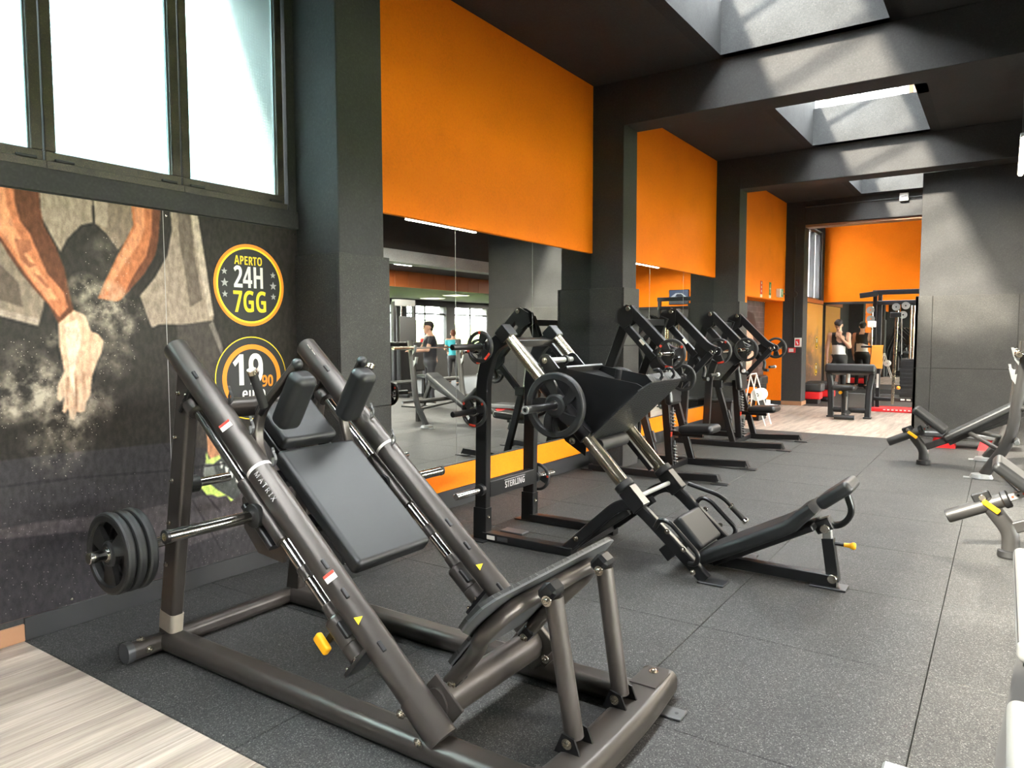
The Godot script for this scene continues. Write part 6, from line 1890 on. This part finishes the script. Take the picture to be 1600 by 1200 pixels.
	for a in [[-3.57, 1.32, 0.14, 0.19], [-3.69, 1.155, 0.15, 0.10]]:
		var s := thing("alarm_box", "red and white alarm call box on the far pilaster" if a[1] > 1.2 else "small red notice below the alarm box on the pilaster", "sign", Vector3(a[0], a[1], -15.88))
		part(s, "plate", mb(s).box(Vector3(a[0], a[1], -15.892), Vector3(a[2], a[3], 0.014), Basis(), 0.003), M.white if a[1] > 1.2 else M.red)
		part(s, "mark", mb(s).box(Vector3(a[0] - 0.01, a[1], -15.884), Vector3(a[2] * 0.62, a[3] * 0.7, 0.004), Basis(), 0.001), M.red if a[1] > 1.2 else M.white)
		if a[1] > 1.2:
			part(s, "mark", mb(s).box(Vector3(a[0] - 0.012, a[1] - 0.01, -15.881), Vector3(a[2] * 0.2, a[3] * 0.4, 0.003), Basis(Vector3.BACK, 0.4), 0.001), M.white)
	var f := thing("fire_extinguisher", "red fire extinguisher standing in the door recess", "extinguisher", Vector3(-3.98, 0.0, -14.6))
	part(f, "cylinder", mb(f).lathe(Vector3(-3.98, 0.0, -14.6), Vector3.UP, [Vector2(0, 0), Vector2(0.075, 0), Vector2(0.08, 0.01), Vector2(0.08, 0.40), Vector2(0.06, 0.46), Vector2(0.025, 0.49), Vector2(0, 0.49)], 20), M.red)
	part(f, "valve", mb(f).cyl(Vector3(-3.98, 0.48, -14.6), Vector3(-3.98, 0.55, -14.6), 0.022), M.black_satin)
	part(f, "handle", mb(f).box(Vector3(-3.93, 0.56, -14.6), Vector3(0.15, 0.02, 0.03), Basis(Vector3.BACK, 0.2), 0.004), M.black_satin)
	part(f, "hose", mb(f).tube([Vector3(-3.95, 0.52, -14.6), Vector3(-3.86, 0.46, -14.6), Vector3(-3.88, 0.2, -14.6)], 0.012, 0.05, 8), M.rubber_black)

	# paper dispenser: white wire stand, roll, and the printed bin behind it
	var w := thing("wire_stand", "slim white leaning wire stand with a paper roll", "stand", Vector3(-3.3, 0, -12.1))
	for z in [-11.95, -12.30]:
		part(w, "leg", mb(w).cyl(Vector3(-3.16, 0.0, z), Vector3(-3.42, 0.84, z), 0.011, 8), M.white)
		part(w, "leg", mb(w).cyl(Vector3(-3.55, 0.0, z), Vector3(-3.41, 0.84, z), 0.011, 8), M.white)
	part(w, "cross_wire", mb(w).cyl(Vector3(-3.31, 0.50, -11.95), Vector3(-3.31, 0.50, -12.30), 0.010, 8), M.white)
	part(w, "cross_wire", mb(w).cyl(Vector3(-3.415, 0.835, -11.95), Vector3(-3.415, 0.835, -12.30), 0.010, 8), M.white)
	var pr := thing("paper_roll", "white paper towel roll hanging on the wire stand", "paper roll", Vector3(-3.31, 0.50, -12.12))
	part(pr, "roll", mb(pr).lathe(Vector3(-3.31, 0.50, -11.98), Vector3.FORWARD, [Vector2(0.028, 0), Vector2(0.10, 0), Vector2(0.102, 0.004), Vector2(0.102, 0.276), Vector2(0.10, 0.28), Vector2(0.028, 0.28)], 24), M.paper)
	part(pr, "core", mb(pr).pipe(Vector3(-3.31, 0.50, -11.979), Vector3(-3.31, 0.50, -12.262), 0.029, 0.022), M.rubber_black)
	var bn := thing("printed_bin", "black-topped bin with an orange front bearing a round badge", "bin", Vector3(-3.35, 0, -12.75))
	part(bn, "body", mb(bn).bx(-3.84, -3.44, 0.0, 0.62, -12.62, -13.05, 0.01), M.black_satin)
	part(bn, "lid", mb(bn).box(Vector3(-3.635, 0.69, -12.84), Vector3(0.43, 0.17, 0.46), Basis(), 0.03), M.black_satin)
	part(bn, "lid_handle", mb(bn).box(Vector3(-3.66, 0.70, -12.60), Vector3(0.12, 0.02, 0.015), Basis(), 0.004), M.wood_trim)
	part(bn, "front", mb(bn).bx(-3.82, -3.49, 0.07, 0.58, -12.60, -12.62, 0.003), M.orange)
	part(bn, "badge_disc", mb(bn).cyl(Vector3(-3.655, 0.33, -12.605), Vector3(-3.655, 0.33, -12.596), 0.155, 28, 0.001), M.black_print)
	letters(bn, "24H", 0.10, Vector3(-3.655, 0.375, -12.593), Vector3.RIGHT, Vector3.UP, M.white_print, 0.75)
	letters(bn, "7GG", 0.09, Vector3(-3.655, 0.275, -12.593), Vector3.RIGHT, Vector3.UP, M.yellow_print, 0.75)
	var kb := thing("black_box", "plain black square bin between the lever press and the pilaster", "bin", Vector3(-3.62, 0, -11.2))
	part(kb, "body", mb(kb).bx(-3.80, -3.42, 0.0, 0.44, -11.02, -11.40, 0.012), M.black_satin)
	part(kb, "lid", mb(kb).bx(-3.81, -3.41, 0.44, 0.475, -11.01, -11.41, 0.01), M.rubber_black)

	# junction box and conduit on the far lintel
	var jb := thing("junction_box", "small white junction box on a conduit across the lintel", "junction box", Vector3(-1.69, 4.11, -15.88))
	part(jb, "box", mb(jb).box(Vector3(-1.69, 4.11, -15.87), Vector3(0.15, 0.15, 0.06), Basis(), 0.008), M.white)
	part(jb, "cover_mark", mb(jb).box(Vector3(-1.69, 4.115, -15.838), Vector3(0.10, 0.03, 0.004), Basis(Vector3.BACK, 0.2), 0.001), M.gray_print)
	part(jb, "conduit", mb(jb).tube([Vector3(-3.49, 4.10, -15.885), Vector3(-1.0, 4.10, -15.885)], 0.012), M.frame_gray)

	# preacher curl bench
	var p := thing("preacher_curl_bench", "grey preacher curl bench with wide arm pad and round seat", "weight bench", Vector3(-2.25, 0, -13.9))
	var G := mat(Color(0.19, 0.195, 0.20), 0.4, 0.35)
	part(p, "arm_pad", mb(p).rbox(Vector3(-2.25, 0.86, -14.02), Vector3(0.82, 0.17, 0.26), Basis(Vector3.RIGHT, -0.25), 0.05, 4), M.vinyl)
	for q in [-1.0, 1.0]:
		part(p, "side_leg", mb(p).rtube([Vector3(-2.25 + q * 0.30, 0.0, -14.0), Vector3(-2.25 + q * 0.31, 0.55, -14.02), Vector3(-2.25 + q * 0.36, 0.80, -14.04)], 0.11, 0.10, Vector3.BACK, 0.15, 0.025), G)
		part(p, "foot_cap", mb(p).bx(-2.25 + q * 0.30 - 0.065, -2.25 + q * 0.30 + 0.065, 0.0, 0.03, -13.93, -14.08, 0.006), M.rubber_black)
	part(p, "base_bar", mb(p).tube([Vector3(-2.55, 0.14, -14.0), Vector3(-1.95, 0.14, -14.0)], 0.05), G)
	part(p, "seat_column", mb(p).tube([Vector3(-2.28, 0.05, -13.75), Vector3(-2.28, 0.50, -13.72)], 0.055), G)
	part(p, "column_scale", mb(p).box(Vector3(-2.245, 0.28, -13.685), Vector3(0.02, 0.24, 0.02), Basis(), 0.002), M.silver)
	part(p, "pin_knob", mb(p).cyl(Vector3(-2.34, 0.47, -13.68), Vector3(-2.34, 0.47, -13.63), 0.03), M.yellow, "yellow seat knob")
	part(p, "seat", mb(p).rbox(Vector3(-2.29, 0.555, -13.70), Vector3(0.38, 0.09, 0.34), Basis(), 0.044, 4), M.vinyl)
	part(p, "foot_bar", mb(p).tube([Vector3(-2.42, 0.045, -13.60), Vector3(-2.10, 0.045, -13.60)], 0.04), G)
	part(p, "base_spine", mb(p).tube([Vector3(-2.28, 0.06, -13.60), Vector3(-2.26, 0.10, -14.0)], 0.045), G)
	part(p, "column_head", mb(p).cyl(Vector3(-2.28, 0.62, -13.99), Vector3(-2.28, 0.80, -14.0), 0.035), M.silver)

	# twin-pulley cable machine on its red plinth, under the lintel
	var cm := thing("cable_machine", "tall black twin-pulley cable machine on a red plinth", "gym machine", Vector3(-1.72, 0, -15.6))
	var K: Material = M.steel_dark
	part(cm, "plinth", mb(cm).bx(-2.10, -1.16, 0.0, 0.075, -15.42, -15.86, 0.01), M.red)
	for kx in 8:
		part(cm.get_node("plinth"), "print_mark", mb(cm).bx(-1.88 + kx * 0.07, -1.84 + kx * 0.07, 0.035, 0.052, -15.42, -15.418, 0.0005), M.white_print)
	for xx in [-2.10, -2.01, -1.22]:
		part(cm, "column", mb(cm).rtube([Vector3(xx, 0.07, -15.62), Vector3(xx, 2.30, -15.62)], 0.07, 0.08, Vector3.RIGHT), K)
	part(cm, "top_beam", mb(cm).rtube([Vector3(-2.14, 2.29, -15.62), Vector3(-1.18, 2.29, -15.62)], 0.09, 0.09, Vector3.BACK), K)
	part(cm, "pull_up_bar", mb(cm).rtube([Vector3(-2.36, 2.23, -15.50), Vector3(-2.05, 2.27, -15.55)], 0.06, 0.10, Vector3.BACK), K)
	part(cm, "upper_frame", mb(cm).bx(-2.06, -1.22, 2.05, 2.13, -15.55, -15.68, 0.01), K)
	part(cm, "base_beam", mb(cm).bx(-2.06, -1.22, 0.20, 0.27, -15.52, -15.60, 0.01), K)
	part(cm, "adjust_rail", mb(cm).rtube([Vector3(-1.735, 0.15, -15.50), Vector3(-1.70, 1.98, -15.50)], 0.055, 0.04, Vector3.RIGHT), M.chrome_worn, "bright drilled adjusting rail")
	for kx in 13:
		part(cm, "rail_hole", mb(cm).cyl(Vector3(-1.733 + kx * 0.0026, 0.35 + kx * 0.125, -15.481), Vector3(-1.733 + kx * 0.0026, 0.35 + kx * 0.125, -15.476), 0.012, 8, 0.0005), M.black_satin)
	for xx in [-2.13, -1.47, -1.42]:
		part(cm, "guide_rod", mb(cm).cyl(Vector3(xx, 0.85 if xx > -1.6 else 0.3, -15.53), Vector3(xx, 2.02, -15.53), 0.019, 12), M.chrome_worn)
	part(cm, "weight_stack", mb(cm).bx(-1.62, -1.32, 0.29, 1.02, -15.50, -15.66, 0.006), M.black_satin)
	for kx in 9:
		part(cm, "stack_plate", mb(cm).bx(-1.625, -1.315, 0.32 + kx * 0.075, 0.375 + kx * 0.075, -15.492, -15.50, 0.002), M.steel_dark)
	for a in [[-1.72, 2.0], [-1.60, 1.85], [-2.16, 1.95], [-2.15, 1.78], [-1.56, 2.02]]:
		part(cm, "pulley", mb(cm).lathe(Vector3(a[0], a[1], -15.49), Vector3.BACK, [Vector2(0.015, 0), Vector2(0.07, 0), Vector2(0.07, 0.008), Vector2(0.06, 0.014), Vector2(0.07, 0.02), Vector2(0.07, 0.028), Vector2(0.015, 0.028)], 18), M.silver)
	part(cm, "carriage", mb(cm).bx(-1.82, -1.62, 1.80, 1.90, -15.46, -15.52, 0.01), K)
	part(cm, "side_carriage", mb(cm).bx(-2.20, -2.06, 1.62, 1.74, -15.44, -15.56, 0.012), M.white)
	part(cm, "cable", mb(cm).tube([Vector3(-1.62, 1.85, -15.46), Vector3(-1.60, 1.1, -15.46)], 0.006, 0.0, 6), M.silver)
	part(cm, "cable_ball", mb(cm).ball(Vector3(-1.635, 0.47, -15.45), 0.035, 12), M.towel, "orange stopper ball")
	part(cm, "cross_handle", mb(cm).tube([Vector3(-2.30, 1.245, -15.45), Vector3(-2.02, 1.245, -15.45)], 0.02), M.rubber_grip)
	part(cm, "label_strip", mb(cm).bx(-2.03, -1.99, 0.45, 0.72, -15.576, -15.58, 0.001), M.white)
	part(cm, "label_strip", mb(cm).bx(-1.28, -1.21, 1.02, 1.10, -15.57, -15.58, 0.001), M.white)
	for kx in 3:
		part(cm, "stack_label", mb(cm).bx(-1.60 + kx * 0.10, -1.53 + kx * 0.10, 0.225, 0.255, -15.515, -15.519, 0.001), M.white)
	# towel over the handle
	var tw := thing("towel", "orange towel hanging over the cable machine's handle", "towel", Vector3(-2.02, 1.2, -15.42))
	var front := mb(tw)
	for side in [0.0, 1.0]:
		for iy in 12:
			for ix in 6:
				var P := func(a: int, d: int) -> Vector3:
					var u := a / 6.0
					var v := d / 12.0
					var wv := 0.016 * sin(u * 9.0 + v * 2.0) * v
					return Vector3(-2.105 + u * 0.19 - 0.03 * v * side, 1.27 - v * (0.44 if side == 0.0 else 0.36), -15.422 - side * 0.055 + wv)
				var A: Vector3 = P.call(ix, iy)
				var nn := Vector3.BACK if side == 0.0 else Vector3.FORWARD
				front.quad(A, P.call(ix + 1, iy), P.call(ix + 1, iy + 1), P.call(ix, iy + 1), nn)
	front.rtube([Vector3(-2.105, 1.27, -15.45), Vector3(-1.915, 1.27, -15.45)], 0.06, 0.012, Vector3.BACK)
	part(tw, "cloth", front, M.towel)

	# stacked aerobic steps by the golden panel
	for i in 2:
		var zz := -16.55 - i * 0.75
		var st := thing("step_stack", ["grey aerobic step on a red base beside the golden panel", "second grey step on a red base, behind the first, by the golden panel"][i], "step", Vector3(-3.45 + i * 0.12, 0, zz))
		part(st, "riser", mb(st).bx(-3.75 + i * 0.12, -3.22 + i * 0.12, 0.10, 0.26, zz - 0.17, zz + 0.17, 0.015), M.red_plastic)
		part(st, "foot", mb(st).bx(-3.72 + i * 0.12, -3.25 + i * 0.12, 0.0, 0.10, zz - 0.15, zz + 0.15, 0.01), M.rubber_black)
		part(st, "deck", mb(st).rbox(Vector3(-3.48 + i * 0.12, 0.35, zz), Vector3(0.60, 0.17, 0.38), Basis(), 0.03, 3), M.frame_gray)
		part(st, "tread", mb(st).bx(-3.74 + i * 0.12, -3.22 + i * 0.12, 0.434, 0.44, zz - 0.16, zz + 0.16, 0.002), M.rubber_black)

	# the man before the mirror
	person("person in a black and white tank top and black trousers, hand raised to the chin", Vector3(-3.20, 0, -18.3), 0.12, {
		"gaze": Vector3(-0.15, -0.55, 1), "head": Vector3(-0.01, 1.655, 0.045),
		"elbow_r": Vector3(0.225, 1.18, 0.10), "wrist_r": Vector3(0.055, 1.37, 0.20), "hand_r": Vector3(-0.55, 0.8, -0.1), "palm_r": Vector3(-0.3, 0.1, -1),
		"elbow_l": Vector3(-0.245, 1.16, 0.0), "wrist_l": Vector3(-0.235, 0.90, 0.08),
		"toe_r": Vector3(0.17, 0.03, 0.14)},
		{"top": Color(0.012, 0.012, 0.013), "legs": Color(0.010, 0.010, 0.011), "lower": Color(0.72, 0.71, 0.69), "lower_y": 1.24, "slant": -0.45, "waist": 1.0, "sleeve": 0.0, "curl_r": 0.6, "fringe": true, "tank": true}, 0.010, 1.02)


# ------------------------------------------------------------------ things in the hall, seen in the mirrors
func tower(label: String, at: Vector3, wide: float) -> void:
	var t := thing("cable_tower", label, "gym machine", at)
	for e in [-1.0, 1.0]:
		part(t, "column", mb().rtube([Vector3(0, 0.0, e * wide), Vector3(0, 2.3, e * wide)], 0.09, 0.09, Vector3.RIGHT), M.steel_dark)
		part(t, "foot", mb().rtube([Vector3(-0.45, 0.04, e * wide), Vector3(0.45, 0.04, e * wide)], 0.08, 0.07, Vector3.BACK), M.steel_dark)
		part(t, "guide_rod", mb().cyl(Vector3(-0.05, 0.3, e * wide * 0.4), Vector3(-0.05, 2.2, e * wide * 0.4), 0.016, 10), M.chrome)
	part(t, "top_beam", mb().rtube([Vector3(0, 2.28, -wide), Vector3(0, 2.28, wide)], 0.10, 0.16, Vector3.RIGHT), M.frame_silver)
	part(t, "weight_stack", mb().bx(-0.12, 0.02, 0.1, 1.15, -wide * 0.7, wide * 0.7, 0.01), M.black_satin)
	part(t, "shroud", mb().bx(-0.14, -0.11, 1.25, 1.95, -wide * 0.8, wide * 0.8, 0.006), M.frame_gray)
	part(t, "seat_pad", mb().rbox(Vector3(-0.62, 0.50, 0), Vector3(0.40, 0.09, 0.34), Basis(), 0.03, 3), M.vinyl)
	part(t, "back_pad", mb().rbox(Vector3(-0.45, 0.98, 0), Vector3(0.10, 0.70, 0.32), Basis(Vector3.BACK, -0.12), 0.03, 3), M.vinyl)
	part(t, "seat_post", mb().rtube([Vector3(-0.62, 0.0, 0), Vector3(-0.62, 0.46, 0)], 0.08, 0.08, Vector3.RIGHT), M.steel_dark)
	part(t, "seat_rail", mb().rtube([Vector3(-0.70, 0.05, 0), Vector3(0.0, 0.05, 0)], 0.08, 0.08, Vector3.BACK), M.steel_dark)


func hall_things() -> void:
	tower("cable tower with silver top beam under the hall's wooden fascia", Vector3(4.4, 0, -13.2), 0.36)
	tower("cable tower with grey shroud deeper in the hall by the windows", Vector3(6.4, 0, -13.6), 0.45)
	bench("incline bench out in the hall before the cable towers", Vector3(2.1, 0, -8.6))
	barbell("bare barbell on the bench out in the hall", Vector3(2.934, 1.278, -8.6))
	var ball := thing("exercise_ball", "rust-orange exercise ball on the hall floor by the cable tower", "ball", Vector3(3.7, 0, -11.2))
	part(ball, "skin", mb(ball).ball(Vector3(3.7, 0.325, -11.2), 0.325, 28), M.wood_trim)
	part(ball, "valve", mb(ball).cyl(Vector3(3.7, 0.648, -11.2), Vector3(3.7, 0.654, -11.2), 0.012), M.white)
	# screens
	var tv := thing("wall_screen", "flat screen on the orange wall of the far room showing a pale blue picture", "television", Vector3(0.0, 2.31, -19.95))
	part(tv, "case", mb(tv).bx(-0.29, 0.30, 2.36, 2.78, -19.97, -19.92, 0.008), M.black_satin)
	var im := Image.create(96, 60, false, Image.FORMAT_RGB8)
	im.fill(Color(0.33, 0.38, 0.48))
	fill_poly(im, [0, 40, 96, 34, 96, 60, 0, 60], Color(0.16, 0.18, 0.23))
	fill_poly(im, [6, 30, 30, 14, 62, 12, 88, 28, 92, 40, 70, 36, 26, 40, 8, 44], Color(0.78, 0.80, 0.84))
	fill_poly(im, [20, 28, 34, 17, 56, 16, 66, 27, 40, 30], Color(0.20, 0.22, 0.28))
	var sm := mat(Color(0.02, 0.02, 0.02), 0.25)
	sm.emission_enabled = true
	sm.emission_texture = ImageTexture.create_from_image(im)
	sm.emission_energy_multiplier = 0.8
	var sb := mb(tv)
	for i in [0, 1, 2, 0, 2, 3]:
		sb.v.append([Vector3(-0.275, 2.765, -19.919), Vector3(0.285, 2.765, -19.919), Vector3(0.285, 2.375, -19.919), Vector3(-0.275, 2.375, -19.919)][i] - sb.o)
		sb.n.append(Vector3.BACK)
		sb.uv.append([Vector2(0, 0), Vector2(1, 0), Vector2(1, 1), Vector2(0, 1)][i])
	part(tv, "screen", sb, sm)
	# people in the hall
	person("person in a red shirt standing among the cable towers", Vector3(5.2, 0, -15.0), -1.3, {}, {"top": Color(0.55, 0.03, 0.04), "legs": Color(0.02, 0.02, 0.025), "sleeve": 0.55}, 0.02, 0.95)
	person("person in a teal shirt standing near the hall windows", Vector3(5.6, 0, -16.6), 2.4, {"elbow_l": Vector3(-0.24, 1.18, 0.10), "wrist_l": Vector3(-0.16, 1.10, 0.30)}, {"top": Color(0.03, 0.30, 0.36), "legs": Color(0.02, 0.02, 0.025), "sleeve": 0.5, "hair": Color(0.10, 0.03, 0.015)}, 0.02, 0.93)
	person("person in a black T-shirt with short dark hair, arms held forward", Vector3(2.2, 0, -11.6), 0.6, {"elbow_l": Vector3(-0.24, 1.19, 0.12), "wrist_l": Vector3(-0.14, 1.16, 0.34), "hand_l": Vector3(0.2, 0.1, 1), "palm_l": Vector3(0, -1, 0), "elbow_r": Vector3(0.24, 1.19, 0.12), "wrist_r": Vector3(0.14, 1.16, 0.34), "hand_r": Vector3(-0.2, 0.1, 1), "palm_r": Vector3(0, -1, 0)}, {"top": Color(0.015, 0.015, 0.017), "legs": Color(0.03, 0.03, 0.035), "sleeve": 0.6, "skin": Color(0.52, 0.31, 0.22)}, 0.018, 1.0)


func _ready() -> void:
	stage()
	materials()
	room()
	outside()
	lamps()
	poster()
	hack_squat()
	leg_press()
	lever_machines()
	benches()
	near_pads()
	far_room()
	hall_things()
